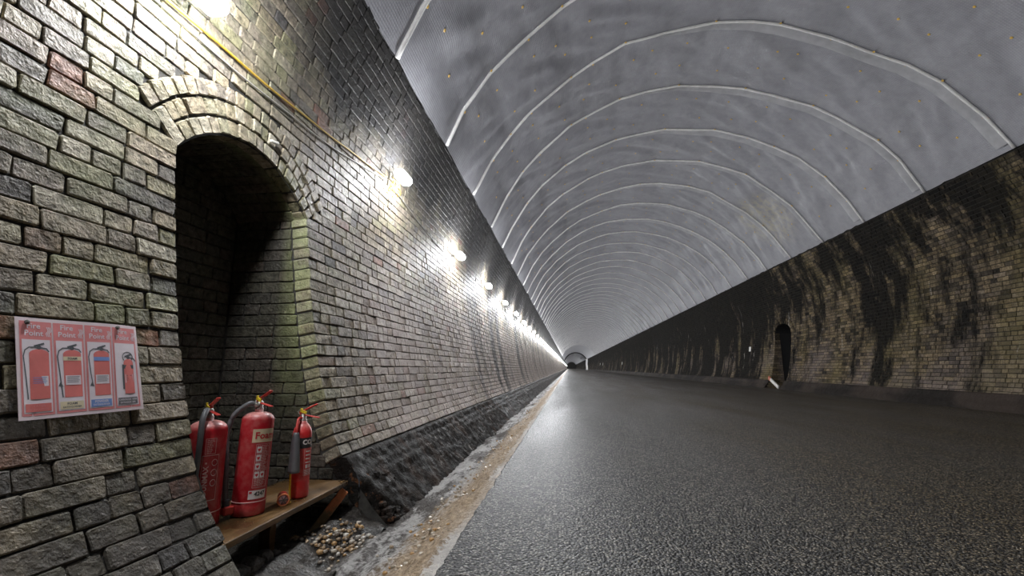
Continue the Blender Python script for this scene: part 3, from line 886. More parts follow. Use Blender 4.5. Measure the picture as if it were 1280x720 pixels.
# dark arch rib far down the tunnel, end wall
mb = MB()
for (ya, yb, r0, r1) in ((184, 186, 4.45, 4.9),):
    n = 40; vs = []
    for y in (ya, yb):
        for r in (r0, r1):
            for i in range(n + 1):
                x, z = arcp(A0 - .05 + (A1 - A0 + .1) * i / n, r); vs.append((x, y, z))
    m = n + 1; fs = []
    for i in range(n): fs += [(i, i + 1, m + i + 1, m + i), (2*m + i, 3*m + i, 3*m + i + 1, 2*m + i + 1), (i, 2*m + i, 2*m + i + 1, i + 1)]
    mb.add(vs, fs)
o = mb.build('trim_5', M['ring']); tag(o, 'dark arched rib across the roof far down the tunnel', kind='structure')
mb = MB(); mb.box((XC, FARY + .5, 2.5), (12, .5, 9)); o = mb.build('wall_back', M['vault']); tag(o, 'dark far end of the tunnel', kind='structure')

# ------------------------------------------------------------------ wall lamps and cables
LAMPY = [1.80 + 2.83 * i for i in range(-1, 64)]
def lamp_z(i, y): return 2.13 if i == 1 else (1.90 + .05 * nz(i * 1.7, 3))
def make_lamp(y, z, guard, idx):
    n, t = nl(z); e3 = Vector((n[0], 0, n[1])); e2 = Vector((t[0], 0, t[1])); e1 = Vector((0, 1, 0))
    o = empty('bulkhead_lamp', frame(Vector((xl(z), y, z)) + e3 * .002, e1, e2, e3))
    a = MB(); a.box((0, 0, .004), (.10, .07, .008), None, .003); a.box((0, 0, .05), (.03, .03, .09), None, .004); a.box((0, 0, .092), (.24, .085, .016), None, .005)  # standoff arm added to carry the light clear of the wall
    a.build('housing', M['cable_white'], o)
    b = MB(); prof = [(.054, 0), (.058, .02), (.058, .06), (.050, .085), (.034, .10), (.0, .104)]
    vs = []; fs = []; nn = 20
    for (r, h) in prof:
        for i in range(nn):
            an = 2 * PI * i / nn; cx = .10 if math.cos(an) > 0 else -.10
            vs.append((cx * (1 if r > .01 else .95) + r * math.cos(an), r * math.sin(an) * .9, .098 + h))
    for k in range(len(prof) - 1):
        for i in range(nn): fs.append((k*nn+i, k*nn+(i+1)%nn, (k+1)*nn+(i+1)%nn, (k+1)*nn+i))
    fs.append(tuple(range((len(prof)-1)*nn, len(prof)*nn)))
    b.add(vs, fs); b.build('diffuser', M['glow'], o, smooth=True)
    if guard:
        c = MB()
        # sprung-open wire guard hanging under the lamp
        r1, r2 = .10, .06; zc = -.085; zt = -.20
        for (r, h, q) in ((r1, zt, 1), ((r1 + r2) / 2, (zt + zc) / 2, 1), (r2, zc, 1)):
            c.tube([(r * math.cos(an), h + r * .25 * math.sin(an), .06 + r * .7 * math.sin(an)) for an in lin(0, 2 * PI * 19 / 20, 19)], .0028, 5, True)
        for i in range(9):
            an = 2 * PI * i / 9
            c.tube([(r * math.cos(an + d), h + r * .25 * math.sin(an + d), .06 + r * .7 * math.sin(an + d)) for (r, h, d) in ((r2, zc, 0), ((r1 + r2) / 2, (zt + zc) / 2, .15), (r1, zt, 0))], .0026, 5)
        c.tube([(-.05, -.02, .05), (-.055, -.06, .06), (-.05, zc, .06)], .003, 5)
        c.build('wire_guard', M['yellow'], o, smooth=True)
        d = MB()
        d.tube([(-.055 + .0 * q, -.17 - .17 * math.sin(PI * q), .05) if False else (-.05 + .1 * q, -.21 - .18 * math.sin(PI * q), .05 + .01 * q) for q in lin(0, 1, 14)], .0035, 6)
        d.build('hanging_loop', M['cable_white'], o, smooth=True)
    ld = bpy.data.lights.new('lamp_light', 'POINT'); ld.energy = LAMP_W * (6 if y > 185 else (1 if y < 60 else 1.6)); ld.color = LAMP_COL; ld.shadow_soft_size = .08
    lo = bpy.data.objects.new('lamp_light', ld); COL.objects.link(lo); lo.parent = o; lo.location = (0, 0, .25)  # set ahead of the diffuser to soften the hot spot on the wall
    if y < 60:   # the diffuser throws most of its light away from the wall
        ad = bpy.data.lights.new('lamp_throw', 'AREA'); ad.shape = 'RECTANGLE'; ad.size = .26; ad.size_y = .10; ad.energy = LAMP_AREA_W; ad.color = LAMP_COL
        ao = bpy.data.objects.new('lamp_throw', ad); COL.objects.link(ao); ao.parent = o; ao.location = (0, 0, .215); ao.rotation_euler = (PI, 0, 0)
    return o
names = {0: 'glaring wall lamp just above the frame over the arched refuge', 1: 'glowing wall lamp with yellow wire guard hanging below it, nearest in view',
         2: 'second glowing wall lamp in view, next after the yellow-guarded lamp', 3: 'third glowing wall lamp in view from the yellow-guarded one',
         4: 'fourth glowing wall lamp in view along the left wall', 5: 'fifth glowing wall lamp in view along the left wall', 6: 'sixth glowing wall lamp in view along the left wall'}
LP = []
LAMPY += [188 + 14 * i for i in range(21)]
for i, y in enumerate(LAMPY):
    k = i - 1; z = lamp_z(k, y); LP.append((y, z))
    o = make_lamp(y, z, k == 1, k)
    lab = names.get(k, 'white wall lamp of the row just behind the viewpoint' if k < 0 else 'distant lamp merging into the glowing row towards the far end')
    tag(o, lab, 'lamp', 'lamps along the left wall' if k >= 0 else None)
def on_wall(y, z, off=.012):
    n = nl(z)[0]; return (xl(z) + n[0] * off, y, z + n[1] * off)
def cable(name, mat, ends, r, sag, label, off=.014, n=24, wob=.012):
    mb = MB(); pts = []
    for (p0, p1) in zip(ends, ends[1:]):
        for q in lin(0, 1, n)[:-1]:
            y = p0[0] + (p1[0] - p0[0]) * q; z = p0[1] + (p1[1] - p0[1]) * q - sag * 4 * q * (1 - q) + wob * nz(y * 2.1, sag * 50); pts.append(on_wall(y, z, off))
    pts.append(on_wall(*ends[-1], off)); mb.tube(pts, r, 6)
    o = mb.build(name, mat, None, smooth=True); tag(o, label, 'cable'); return o
c0 = LP[1]; c1 = LP[2]
cable('cable', M['cable_yellow'], [(-1.0, 1.80), (1.55, 1.80), (c1[0] - .15, c1[1] - .07)], .0075, .035, 'yellow cable slung across the brick above the arch to the guarded lamp', .018)
cable('cable', M['cable_white'], [(1.6, 1.76), (c1[0] - .14, c1[1] - .09)], .0055, .085, 'thin pale cable sagging beside the yellow cable above the arch', .014)
cable('cable', M['cable_white'], [(a, b - .085) for a, b in LP[2:22]], .005, .05, 'pale cable looped from lamp to lamp down the left wall', .012, 12)
# little white bracket on the arch
mb = MB(); mb.box((0, 0, .012), (.085, .018, .014), None, .004); mb.box((.035, 0, .004), (.018, .026, .012), None, .003)
o = mb.build('cable_bracket', M['sign_white']); n, t = nl(1.44)
o.matrix_world = frame(Vector(on_wall(2.62, 1.50, .012)), (0, .97, .24), (0, -.24, .97), (1, 0, 0)); tag(o, 'small white plastic bracket fixed on the brick arch', 'bracket')

# ------------------------------------------------------------------ fire point poster
pTL = Vector((xl(.177), 1.272, .177)); pBL = Vector((xl(-.144), 1.272, -.144))
n, t = nl(.0165); e3 = Vector((n[0], 0, n[1])); e2 = Vector((t[0], 0, t[1]))
PW, PH = .408, .335
poster = empty('fire_point_poster', frame(Vector((xl(.007), 1.452, .007)) + e3 * .016, (0, 1, 0), e2, e3))
tag(poster, 'faded pink and white poster showing four fire extinguisher types, pinned to brick', 'poster')
def curl(x, y): return .006 * math.sin(x * 9 + .5) + .004 * (y / PH) * math.sin(x * 17) + (.008 * max(0, abs(x) / (PW / 2) - .8) * 5 * (.5 - y / PH))
def pflat(mb, x0, x1, y0, y1, h, nx=6, ny=4):
    b = len(mb.v)
    for j in range(ny + 1):
        for i in range(nx + 1):
            x = x0 + (x1 - x0) * i / nx; y = y0 + (y1 - y0) * j / ny; mb.v.append((x, y, curl(x, y) + h)); mb.t.append(0)
    for j in range(ny):
        for i in range(nx):
            a = b + j * (nx + 1) + i; mb.f.append((a, a + 1, a + nx + 2, a + nx + 1)); mb.m.append(0)
def pshape(mb, pts, h):
    mb.add([(x, y, curl(x, y) + h) for x, y in pts], [tuple(range(len(pts)))])
def ptext(mb, body, x, y, size, h, bold=.0, xs=1.0):
    vs, fs = text_geo(body, size, bold, 'CENTER', xs); mb.add([(x + a, y + b, curl(x + a, y + b) + h) for a, b in vs], fs)
def pline(mb, pts, wd, h):
    for (a, b) in zip(pts, pts[1:]):
        d = Vector((b[0] - a[0], b[1] - a[1])); L = d.length
        if L < 1e-6: continue
        nx_, ny_ = -d.y / L * wd / 2, d.x / L * wd / 2; ex, ey = d.x / L * wd * .3, d.y / L * wd * .3
        pshape(mb, [(a[0] - nx_ - ex, a[1] - ny_ - ey), (b[0] - nx_ + ex, b[1] - ny_ + ey), (b[0] + nx_ + ex, b[1] + ny_ + ey), (a[0] + nx_ - ex, a[1] + ny_ - ey)], h)
M['paper'] = simple('poster_paper', (.82, .70, .73), .35, 0, .25, 9)
M['p_pink'] = simple('poster_pink', (.78, .27, .27), .35, 0, .3, 12)
M['p_white'] = simple('poster_white', (.85, .77, .82), .35, 0, .2, 9)
M['p_red'] = simple('poster_red', (.76, .21, .19), .35, 0, .3, 14)
M['p_dark'] = simple('poster_dark', (.10, .11, .12), .35, 0, .2)
M['p_blue'] = simple('poster_blue', (.20, .33, .68), .35, 0, .2)
M['p_cream'] = simple('poster_cream', (.80, .69, .48), .35, 0, .2)
M['p_grey'] = simple('poster_grey', (.16, .15, .16), .35, 0, .2)
mb = MB(); pflat(mb, -PW/2, PW/2, -PH/2, PH/2, 0, 24, 12); pflat(mb, -PW/2, PW/2, -PH/2, PH/2, -.0015, 24, 12); mb.build('sheet', M['paper'], poster, smooth=True)
cw = (PW - .016) / 4
kinds = [('p_pink', None, 'WATER', 'p_pink'), ('p_cream', 'p_cream', 'FOAM', 'p_dark'), ('p_blue', 'p_blue', 'POWDER', 'p_white'), ('p_grey', 'p_dark', 'CARBON DIOXIDE', 'p_white')]
for i, (foot, band, word, wc) in enumerate(kinds):
    x0 = -PW/2 + .008 + cw * i + .0025; x1 = x0 + cw - .005; xc = (x0 + x1) / 2; yb = -PH/2 + .012; yt = PH/2 - .012
    pm_ = MB(); pflat(pm_, x0, x1, yb, yt, .0006, 6, 10); panel = pm_.build('panel', M['p_pink'], poster, smooth=True)
    m = MB(); pflat(m, x0 + .006, x1 - .006, yb + .008, yt - .062, .0011, 6, 8); m.build('picture_field', M['p_white'], panel, smooth=True)
    m = MB(); ptext(m, 'Fire', xc - .006, yt - .016, .026, .0012, .0004); ptext(m, 'Point', xc - .006, yt - .041, .026, .0012, .0004)
    for q in range(3):
        fx = x1 - .014 + q * .0045; pline(m, [(fx, yt - .050), (fx - .003, yt - .040), (fx + .004, yt - .030), (fx, yt - .018)], .0022, .0012)
    m.build('lettering', M['p_white'], panel)
    bw = .029 if i < 3 else .020; bx0 = xc - bw + .008; bx1 = xc + bw + .006; by0 = yb + .052; by1 = yt - .098
    if i == 3: bx0 += .004; bx1 += .004; by1 -= .030
    m = MB()
    pts = [(bx0, by0), (bx1, by0), (bx1, by1 - .012)] + [((bx0 + bx1)/2 + (bx1 - bx0)/2 * math.cos(a), by1 - .012 + .016 * math.sin(a)) for a in lin(.2, PI - .2, 8)] + [(bx0, by1 - .012)]
    pshape(m, pts, .0016); m.build('printed_cylinder', M['p_red'], panel)
    m = MB(); cx = (bx0 + bx1) / 2; ty = by1 + .010
    pshape(m, [(cx + .007 * math.cos(a), ty + .007 * math.sin(a)) for a in lin(0, 2 * PI * 11 / 12, 11)], .0018)
    pline(m, [(cx - .012, ty + .004), (cx + .014, ty + .013)], .006, .0018); pline(m, [(cx + .004, ty), (cx + .022, ty - .004), (cx + .028, ty - .014)], .0035, .0018)
    if i < 3:
        pline(m, [(cx - .004, ty), (cx - .028, ty), (cx - .040, ty - .010), (cx - .045, ty - .030), (cx - .040, ty - .09), (bx0 - .006, by0 + (.002 if i != 2 else .035))], .0034, .0018)
        if i: px_, py_ = (bx0 - .012, by0 + .045) if i == 1 else (bx0 - .010, by0 + .042); pshape(m, [(px_ - .006, py_ - .006), (px_ + .008, py_ - .008), (px_ + .001, py_ + .010)], .0018)
    else:
        pline(m, [(cx + .020 * math.cos(a) - .002, ty + .002 + .019 * math.sin(a)) for a in lin(-.6, 3.9, 18)], .003, .0018); pline(m, [(bx0 - .003, ty - .03), (bx0 - .003, by0 + .02)], .007, .0018)
    m.build('printed_valve', M['p_dark'], panel)
    if band: m = MB(); pflat(m, bx0, bx1, by1 - .034, by1 - .020, .0020, 4, 2); m.build('printed_band', M[band], panel)
    m = MB(); pflat(m, bx0 + .004, bx1 - .004, by0 + .042, by0 + .075, .0020, 3, 2); m.build('printed_label', M['p_white'], panel)
    m = MB()
    for q in range(4): pline(m, [(bx0 + .009, by0 + .070 - q * .006), (bx1 - .009 - .003 * (q % 2), by0 + .070 - q * .006)], .0016, .0024)
    if band == 'p_cream': ptext(m, 'FOAM', cx, by1 - .027, .011, .0024, .0003)
    m.build('small_print', M['p_dark'] if i != 0 else M['p_blue'], panel)
    m = MB(); pflat(m, x0 + .010, x1 - .010, yb + .012, yb + .038, .0018, 5, 2); m.build('printed_footer', M[foot if i else 'p_red'], panel)
    m = MB()
    if word == 'CARBON DIOXIDE': ptext(m, 'CARBON DIOXIDE', xc, yb + .030, .0085, .0022, .0001, .95)
    else: ptext(m, word, xc, yb + .030, .0115, .0022, .0002)
    ptext(m, 'EXTINGUISHER', xc, yb + .019, .0085, .0022, .0001, 1.0); m.build('footer_lettering', M[wc], panel)
for (a, b) in ((-PW/2 + .030, PH/2 - .018), (PW/2 - .085, PH/2 - .014)):
    m = MB(); m.lathe([(.007, 0), (.008, .004), (.004, .009), (.0, .010)], 8, (a, b, .003 + curl(a, b))); m.build('nail', M['rubble'], poster)

# ------------------------------------------------------------------ shelf in the niche
ZS = -.712
mb = MB(); mb.box((-1.655, 2.425, ZS - .016), (.43, 1.10, .032), None, .004)
shelf = mb.build('shelf_board', M['wood']); tag(shelf, 'wet brown wooden board laid as a shelf across the arched refuge', 'shelf')
mb = MB(); mb.box((-1.66, 2.50, -.865), (.07, .05, .27), None, .004)
o = mb.build('wooden_block', M['wood2']); tag(o, 'short upright timber block propping the middle of the shelf', 'block')
mb = MB()
p0 = Vector((-1.450, 2.955, -.765)); p1 = Vector((-1.60, 2.80, -1.02)); d = (p1 - p0); L = d.length; ez = d.normalized(); ex = Vector((.3, -1, 0)); ex = (ex - ez * ex.dot(ez)).normalized(); ey = ez.cross(ex)
mb.box((p0 + p1) / 2, (.030, .055, L), Matrix((ex, ey, ez)).transposed(), .004)
o = mb.build('shelf_brace', M['brace']); tag(o, 'slanting batten with orange-painted top under the right end of the shelf', 'batten')

# ------------------------------------------------------------------ extinguishers
def cyl_patch(mb, r, a0, a1, z0, z1, n=16):
    b = len(mb.v)
    for zz in (z0, z1):
        for i in range(n + 1):
            a = a0 + (a1 - a0) * i / n; mb.v.append((r * math.cos(a), r * math.sin(a), zz)); mb.t.append(0)
    for i in range(n): mb.f.append((b + i, b + i + 1, b + n + 2 + i, b + n + 1 + i)); mb.m.append(0)
def cyl_text(mb, body, r, ac, zc, size, bold=0, rot=False, align='CENTER', xs=1.0):
    vs, fs = text_geo(body, size, bold, align, xs)
    if rot: vs = [(-y, x) for x, y in vs]
    mb.add([(r * math.cos(ac + x / r), r * math.sin(ac + x / r), zc + y) for x, y in vs], fs)
def bez(pts, n=20):
    out = []; P = [Vector(p) for p in pts]; P = [P[0] * 2 - P[1]] + P + [P[-1] * 2 - P[-2]]
    for i in range(1, len(P) - 2):
        for q in range(n // (len(P) - 3) + 1):
            t = q / (n // (len(P) - 3) + 1); a, b, c, d = P[i-1], P[i], P[i+1], P[i+2]
            out.append(.5 * ((2*b) + (c - a) * t + (2*a - 5*b + 4*c - d) * t*t + (3*b - a - 3*c + d) * t**3))
    out.append(P[-2]); return out
def body_profile(r, h, neck):
    pr = [(r * .80, 0), (r * .90, .004), (r * .93, .05), (r * .99, .056), (r, .06), (r, h - r * .55)]
    for a in lin(0, PI / 2, 8)[1:]:
        rr_ = neck + (r - neck) * math.cos(a); pr.append((rr_, h - r * .55 + r * .55 * math.sin(a)))
    pr += [(neck, h + .02)]; return pr
def valve(o, h, red, tagm, sx=1.0, gauge=True):
    m = MB(); m.lathe([(.019, h + .008), (.021, h + .016), (.016, h + .022), (.016, h + .05), (.011, h + .056)], 14)
    m.build('valve', M['steel'], o, smooth=True)
    m = MB(); ry = Matrix.Rotation(R(-24), 3, 'Y')
    m.box((.032, 0, h + .082), (.125, .020, .008), ry, .003); m.box((-.008, 0, h + .055), (.022, .026, .03), None, .004)
    m.build('lever', M[red], o)
    m = MB(); ry2 = Matrix.Rotation(R(9), 3, 'Y'); m.box((.050, 0, h + .038), (.115, .018, .007), ry2, .003); m.build('carry_handle', M[red], o)
    m = MB(); m.box((.010, -.016, h + .064), (.045, .004, .016), Matrix.Rotation(R(18), 3, 'Y'), .001); m.box((-.004, -.014, h + .072), (.014, .008, .022), None, .002); m.build('seal_tag', M['yellow'], o)
    m = MB(); m.tube([(-.022 + .012 * math.cos(a), -.004, h + .062 + .012 * math.sin(a)) for a in lin(0, 2 * PI * 11 / 12, 11)], .0018, 5, True); m.build('pin_ring', M['steel'], o)
    if gauge: m = MB(); m.lathe([(.010, 0), (.012, .004), (.012, .018), (.008, .020)], 10, (0.008, -.014, h + .034), Matrix.Rotation(R(90), 3, 'X')); m.build('gauge', M['steel'], o)
def print_block(o, r, a0, a1, z0, z1, rnd_, mat='pink_print', lines=True, icons=0):
    m = MB(); b = .0012
    for (p, q, s_, e_) in ((a0, a1, z0, z0 + .0018), (a0, a1, z1 - .0018, z1)): cyl_patch(m, r + b, p, q, s_, e_)
    cyl_patch(m, r + b, a0, a0 + .0018 / r, z0, z1, 1); cyl_patch(m, r + b, a1 - .0018 / r, a1, z0, z1, 1)
    zz = z1 - .008
    while lines and zz > z0 + .006:
        st = a0 + .006 / r; en = a1 - rnd_.uniform(.006, .02) / r; a = st
        while a < en - .004 / r:
            wl = rnd_.uniform(.004, .012) / r; cyl_patch(m, r + b, a, min(a + wl, en), zz - .0013, zz + .0013, 2); a += wl + .0022 / r
        zz -= .0056
    m.build('printed_panel', M[mat], o)
er = random.Random(9)
# -- foam extinguisher (middle): label side faces the tunnel
def big_ext(name, loc, rz, lean, label, foam):
    r, h = (.076, .492) if foam else (.083, .472)
    o = empty(name); o.location = loc; o.rotation_euler = (lean[0], lean[1], rz)
    tag(o, label, 'fire extinguisher')
    m = MB(); m.lathe(body_profile(r, h, .020), 36); m.build('cylinder', M['red'], o, smooth=True)
    m = MB(); m.lathe([(r * .97, .0), (r * 1.005, .006), (r * 1.005, .058), (r * .985, .062)], 36); sk = m.build('skirt', M['red'], o, smooth=True)
    m = MB(); m.tube([(r * 1.002 * math.cos(a), r * 1.002 * math.sin(a), .064) for a in lin(0, 2 * PI * 35 / 36, 35)], .0022, 5, True); m.build('weld_bead', M['pink_print'], sk)
    valve(o, h, 'redp', 'yellow')
    q = MB()
    if foam: hp = bez([(0, -.015, h + .036), (-.01, -.055, h + .040), (-.045, -.105, h - .02), (-.05, -.122, h - .12), (-.04, -.118, .28), (-.02, -.112, .12), (-.01, -.108, .055)], 60)
    else: hp = bez([(.004, -.012, h + .036), (.04, -.03, h + .05), (.075, -.055, h + .005), (.088, -.060, h - .09), (.085, -.062, .25), (.075, -.066, .09)], 60)
    q.tube(hp, .0125, 10); hs = q.build('hose', M['hose'], o, smooth=True)
    e = hp[-1]; m = MB(); m.lathe([(.014, -.045), (.017, -.03), (.017, .02), (.013, .03)], 12, (e.x, e.y, e.z)); m.build('nozzle', M['black'], hs, smooth=True)
    m = MB(); m.box((e.x * .93, e.y * .93, e.z - .022), (.05, .05, .04), None, .006); m.build('nozzle_clip', M['redp'], o)
    if foam:
        ac = .0
        m = MB(); cyl_patch(m, r + .0012, ac - .75, ac + .75, .345, .410, 24); bd = m.build('cream_band', M['cream'], o, smooth=True)
        m = MB(); cyl_text(m, 'Foam', r + .0022, ac + .05, .377, .046, .0012); m.build('lettering', M['red_print'], bd)
        print_block(o, r, ac - .46, ac + .46, .130, .338, er)
        m = MB()
        for i in range(4):
            cyl_patch(m, r + .0018, ac - .40, ac - .12, .296 - i * .040, .324 - i * .040, 5)
            if i == 3: cyl_patch(m, r + .0018, ac - .06, ac + .22, .296 - i * .040, .324 - i * .040, 5)
        ic = m.build('pictograms', M['white_print'], o)
        m = MB()
        for i in range(4):
            for (c0, w_) in (((-.26), 0), ((.08), 1)):
                if w_ and i != 3: continue
                cc = Vector((0, 0, 0)); vs = []
                for s_ in range(7):
                    aa = 2 * PI * s_ / 7; rr_ = .009 if s_ % 2 else .006
                    vs.append(((r + .0024) * math.cos(ac + c0 + rr_ * math.cos(aa) / r), (r + .0024) * math.sin(ac + c0 + rr_ * math.cos(aa) / r), .310 - i * .040 + rr_ * math.sin(aa)))
                m.add(vs, [tuple(range(7))])
        tag(m.build('pictogram_marks', M['red_print'], ic), kind='stuff')
        m = MB(); cyl_patch(m, r + .0016, ac - .62, ac + .50, .078, .118, 16); st = m.build('sticker', M['white_print'], o, smooth=True)
        m = MB()
        cyl_text(m, '4247', r + .0024, ac + .06, .100, .027, .0010); cyl_text(m, '-', r + .0024, ac + .02, .085, .012); m.build('sticker_lettering', M['black_print'], st)
        m = MB(); cyl_patch(m, r + .0022, ac - .58, ac - .42, .104, .114, 4); m.build('sticker_mark', M['red_print'], st)
    else:
        ac = -.28
        print_block(o, r, ac - .10, ac + .42, .325, .395, er)
        m = MB(); cyl_text(m, 'DUNMAX •', r + .0016, ac + .02, .215, .030, .0006, True); 
        for (p, q_, s_, e_) in ((ac - .2, ac - .18, .12, .318), (ac + .62, ac + .64, .12, .318), (ac - .2, ac + .64, .118, .121), (ac - .2, ac + .64, .317, .320)): cyl_patch(m, r + .0012, p, q_, s_, e_, 8)
        m.build('vertical_lettering', M['pink_print'], o)
        m = MB()
        for i in range(3): m.tube([((r + .0012) * math.cos(ac + .42 + .14 * math.cos(a)), (r + .0012) * math.sin(ac + .42 + .14 * math.cos(a)), .285 - i * .045 + .014 * math.sin(a)) for a in lin(0, 2 * PI * 15 / 16, 15)], .0012, 4, True)
        m.build('printed_rings', M['pink_print'], o)
    return o
big_ext('fire_extinguisher', (-1.62, 2.265, ZS + .003), R(-24), (R(-2.0), R(-.5)), 'red foam fire extinguisher with cream band, in the middle of the shelf', True)
big_ext('fire_extinguisher', (-1.735, 2.085, ZS), R(-30), (0, 0), 'red fire extinguisher with grey hose arched in front, leftmost on the shelf', False)
# -- CO2 extinguisher
r, h = .052, .405
o = empty('fire_extinguisher'); o.location = (-1.545, 2.585, ZS); o.rotation_euler = (0, R(-.5), R(-6))
tag(o, 'slim red carbon dioxide extinguisher with black horn, rightmost on the shelf', 'fire extinguisher')
m = MB(); m.lathe([(r * .9, 0), (r, .008), (r, h - .07), (r * .97, h - .05), (r * .85, h - .028), (r * .62, h - .010), (.022, h), (.018, h + .02)], 32); m.build('cylinder', M['red2'], o, smooth=True)
valve(o, h, 'redp', 'yellow', 1, False)
m = MB(); cyl_patch(m, r + .001, -1.2, 1.3, .268, .325, 24); bd = m.build('black_band', M['black_print'], o, smooth=True)
m = MB(); cyl_text(m, 'CO', r + .002, -.32, .300, .036, .0016); cyl_text(m, '2', r + .002, .19, .289, .020, .001); m.build('lettering', M['white_print'], bd)
print_block(o, r, -.60, .62, .118, .262, er, 'pink_print', False)
m = MB()
for i in range(4):
    zz = .250 - i * .020
    cyl_patch(m, r + .0014, -.45, .1 + .3 * er.random(), zz - .004, zz + .003, 8)
for i in range(2): cyl_patch(m, r + .0014, -.42 + i * .40, -.14 + i * .40, .158, .178, 4)
zz = .150
for i in range(5): cyl_patch(m, r + .0014, -.52, .48 + .06 * er.random(), zz - .0015, zz + .0012, 10); zz -= .0062
m.build('printed_text', M['white_print'], o)
# horn on a swivel pipe, hanging at the left of the body
m = MB(); m.tube(bez([(0, -.012, h + .030), (0, -.04, h + .026), (.012, -.066, h - .015), (.018, -.074, h - .055)], 24), .0075, 8); pp = m.build('swivel_pipe', M['redp'], o, smooth=True)
m = MB(); m.lathe([(.014, 0), (.017, -.012), (.023, -.05), (.031, -.20), (.0315, -.215), (.027, -.215), (.018, -.06)], 16, (.019, -.078, h - .045)); m.build('horn', M['hose'], o, smooth=True)
m = MB(); m.box((-.002, -.074, .078), (.006, .010, .15), Matrix.Rotation(R(-3), 3, 'Y')); m.build('seal_strap', M['yellow'], o)

# small red lamp lying on its side on the shelf
o = empty('hazard_lamp'); o.location = (-1.535, 2.425, ZS + .031); o.rotation_euler = (R(90), 0, R(36))
tag(o, 'small round dusty red lamp lying on its side between two extinguishers', 'lamp')
m = MB(); m.lathe([(.022, -.06), (.027, -.05), (.027, .01), (.030, .014), (.030, .026)], 20); m.build('case', M['redp'], o, smooth=True)
m = MB(); m.tube([(.0285 * math.cos(a), .0285 * math.sin(a), .026) for a in lin(0, 2 * PI * 19 / 20, 19)], .004, 6, True); m.build('rim', M['brace'], o, smooth=True)
m = MB(); m.lathe([(.026, .020), (.022, .026), (.012, .030), (.0, .031)], 16); ln = m.build('lens', simple('lens', (.40, .22, .22), .15, .1, .4, 60), o, smooth=True)
m = MB()
for i in range(3):
    a = PI * i / 3; m.box((0, 0, .031), (.046, .004, .003), Matrix.Rotation(a, 3, 'Z'))
m.build('lens_ribs', M['rubble'], ln)
m = MB(); m.box((.028, -.020, .018), (.022, .010, .010), Matrix.Rotation(.5, 3, 'Z'), .003); m.build('latch', M['brass'], o)

# ------------------------------------------------------------------ rubble and pebbles
def stone_geo(r, sx, sy, sz, seed, sub=2):
    bm = bmesh.new(); bmesh.ops.create_icosphere(bm, subdivisions=sub, radius=1)
    vs = []
    for v in bm.verts:
        c = v.co; k = 1 + .28 * nz(c.x * 1.3 + seed, c.y * 1.3, c.z * 1.3) + .10 * nz(c.x * 3 + seed, c.y * 3, c.z * 3)
        q = [max(-.78, min(.78, t_)) for t_ in (c.x * k, c.y * k, c.z * k)]
        vs.append(Vector((q[0] * sx, q[1] * sy, q[2] * sz)) * r)
    fs = [tuple(v.index for v in f.verts) for f in bm.faces]; bm.free(); return vs, fs
def ground_px(u, v, z):  # ray direction (x/y, z/y) to the plane z
    y = z / v; return (u * y, y, z)
for (pxy, s, lab) in (((-1.50, 2.02, -.925), (.085, .075, .085), 'dark angular stone at the foot of the brick left of the shelf'),
                      ((-1.50, 2.14, -.925), (.070, .060, .075), 'squat dark stone, second from the brick edge below the shelf'),
                      ((-1.50, 2.245, -.930), (.055, .050, .075), 'grey upright stone, third in the row below the shelf'),
                      ((-1.49, 2.33, -.945), (.036, .036, .06), 'pale small stone ending the row below the shelf')):
    mb = MB(); vs, fs = stone_geo(1, *s, pxy[1] * 9); mb.add([v + Vector(pxy) for v in vs], fs); o = mb.build('rubble_stone', M['rubble']); tag(o, lab, 'stone', 'rubble below the shelf')
pr = random.Random(31); mb = MB()
def heap(cx, cy, sx, sy, n, r0, r1, ztop):
    for i in range(n):
        x = cx + pr.gauss(0, sx); y = cy + pr.gauss(0, sy); r = pr.uniform(r0, r1)
        vs, fs = stone_geo(r, 1, pr.uniform(.7, 1.2), pr.uniform(.6, .9), pr.random() * 50, 1)
        rot = Matrix.Rotation(pr.uniform(0, 6), 3, 'Z'); tn = pr.random()
        z = ztop(x, y) + r * .4
        mb.add([rot @ v + Vector((x, y, z)) for v in vs], fs, tn)
def gz(x, y): return max(dirt_z(x, y) if x < -1.16 and y < 3.08 else -9, -1.03 + .10 * max(0, x + 1.25))
heap(-1.29, 2.62, .045, .09, 95, .008, .020, gz)
heap(-1.26, 2.78, .03, .05, 18, .010, .022, gz)
heap(-1.40, 2.55, .04, .07, 30, .008, .016, gz)
heap(-1.56, 2.66, .05, .06, 12, .010, .020, gz)
o = mb.build('pebble_heap', M['pebble'], None, smooth=True, tint=True); tag(o, 'heap of wet multicoloured pebbles beside the shelf', 'pebbles', kind='stuff')
mb = MB()
for i in range(150):
    y = 3.10 + .45 * pr.random() ** 1.2; x = -1.40 + .24 * pr.random() * min(1, (y - 2.7) / .5); q = pr.uniform(.012, .038)
    vs, fs = stone_geo(q, 1, pr.uniform(.7, 1.2), .8, pr.random() * 50, 1)
    z = -1.0 + .30 * max(0, (-1.17 - x) / .24) * pr.random() * min(1, (y - 2.85) / .3)
    mb.add([v + Vector((x, y, z)) for v in vs], fs)
o = mb.build('rubble_heap', M['plinth'], None); tag(o, 'dark wet rubble where the wall footing meets the refuge', 'rubble', kind='stuff')
mb = MB()
for i in range(420):
    y = 1.4 + 9 * pr.random() ** 1.8; x = pr.uniform(-.95, -.62) + pr.gauss(0, .03); r = pr.uniform(.006, .016)
    vs, fs = stone_geo(r, 1, pr.uniform(.7, 1.2), .8, pr.random() * 50, 1)
    zz = -.74 - (abs(x) - .5) * .5 if x > -.8 else -.885 - (abs(x) - .8) * .33
    mb.add([v + Vector((x, y, zz + .015 * nz(x * 11, y * 9, 2) + r * .3)) for v in vs], fs, pr.choice((0.0, .05, .55, .6, .2)))
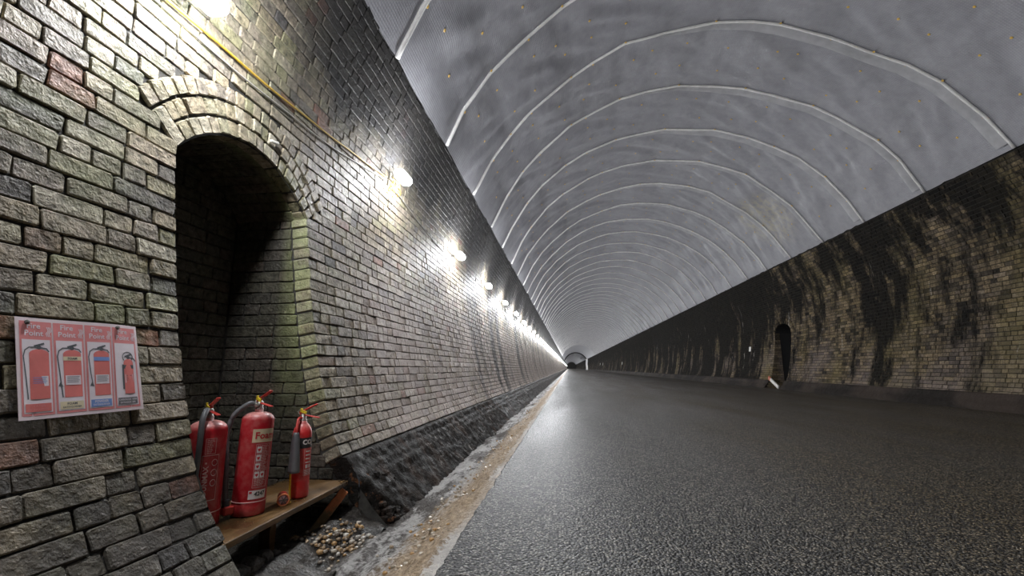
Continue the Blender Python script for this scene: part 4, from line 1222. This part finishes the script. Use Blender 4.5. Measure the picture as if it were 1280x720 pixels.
o = mb.build('sand_crumbs', M['pebble'], None, tint=True); tag(o, 'loose tan crumbs and grit along the road edge', 'gravel', kind='stuff')

# ------------------------------------------------------------------ things along the right wall
def right_sign(y, z, s, label, name='wall_sign'):
    n, t = nl(z); mb = MB(); fr = frame((2 * XC - xl(z) - .02, y, z), (0, -1, 0), (-t[0], 0, t[1]), (-n[0], 0, n[1]))
    mb.box((0, 0, 0), (s, s, .012), None, .003); o = mb.build(name, M['sign_white']); o.matrix_world = fr
    tag(o, label, 'sign')
right_sign(20.0, .73, .19, 'small blank white square sign on the right wall left of its refuge')
right_sign(66, .62, .34, 'tiny white marker far along the right wall, nearest of the three')
right_sign(103, .8, .5, 'tiny white marker far along the right wall, right one of the close pair')
right_sign(112, .9, .5, 'tiny white marker far along the right wall, left one of the close pair')
o = empty('barrier_board'); o.location = (7.06, 17.0, -.60); o.rotation_euler = (R(24), 0, 0)
tag(o, 'orange and white barrier board leaning in the right wall refuge', 'barrier')
m = MB(); m.box((0, .10, 0), (.05, .62, .12), None, .01); m.build('board', M['sign_white'], o)
m = MB(); m.box((0, .48, 0), (.052, .16, .125), None, .01); m.build('orange_end', M['brace'], o); 
o.children[1].data.materials[0] = simple('orange', (.62, .13, .05), .5)
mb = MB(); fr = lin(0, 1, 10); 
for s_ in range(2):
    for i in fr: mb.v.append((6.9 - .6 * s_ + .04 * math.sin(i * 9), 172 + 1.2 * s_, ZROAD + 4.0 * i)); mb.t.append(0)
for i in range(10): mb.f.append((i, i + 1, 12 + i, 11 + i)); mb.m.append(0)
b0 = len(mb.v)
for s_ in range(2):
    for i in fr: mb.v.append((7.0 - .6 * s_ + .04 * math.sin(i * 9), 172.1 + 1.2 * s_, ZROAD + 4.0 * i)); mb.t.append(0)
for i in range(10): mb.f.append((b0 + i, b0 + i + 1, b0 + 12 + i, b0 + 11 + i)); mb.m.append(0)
o = mb.build('lit_pier_sheet', M['lit_pier_white']); tag(o, 'tall white sheet added in place of a brightly lit pier at the right wall far down the tunnel', 'sheet')  # added sheet, its whiteness stands for light falling on the pier
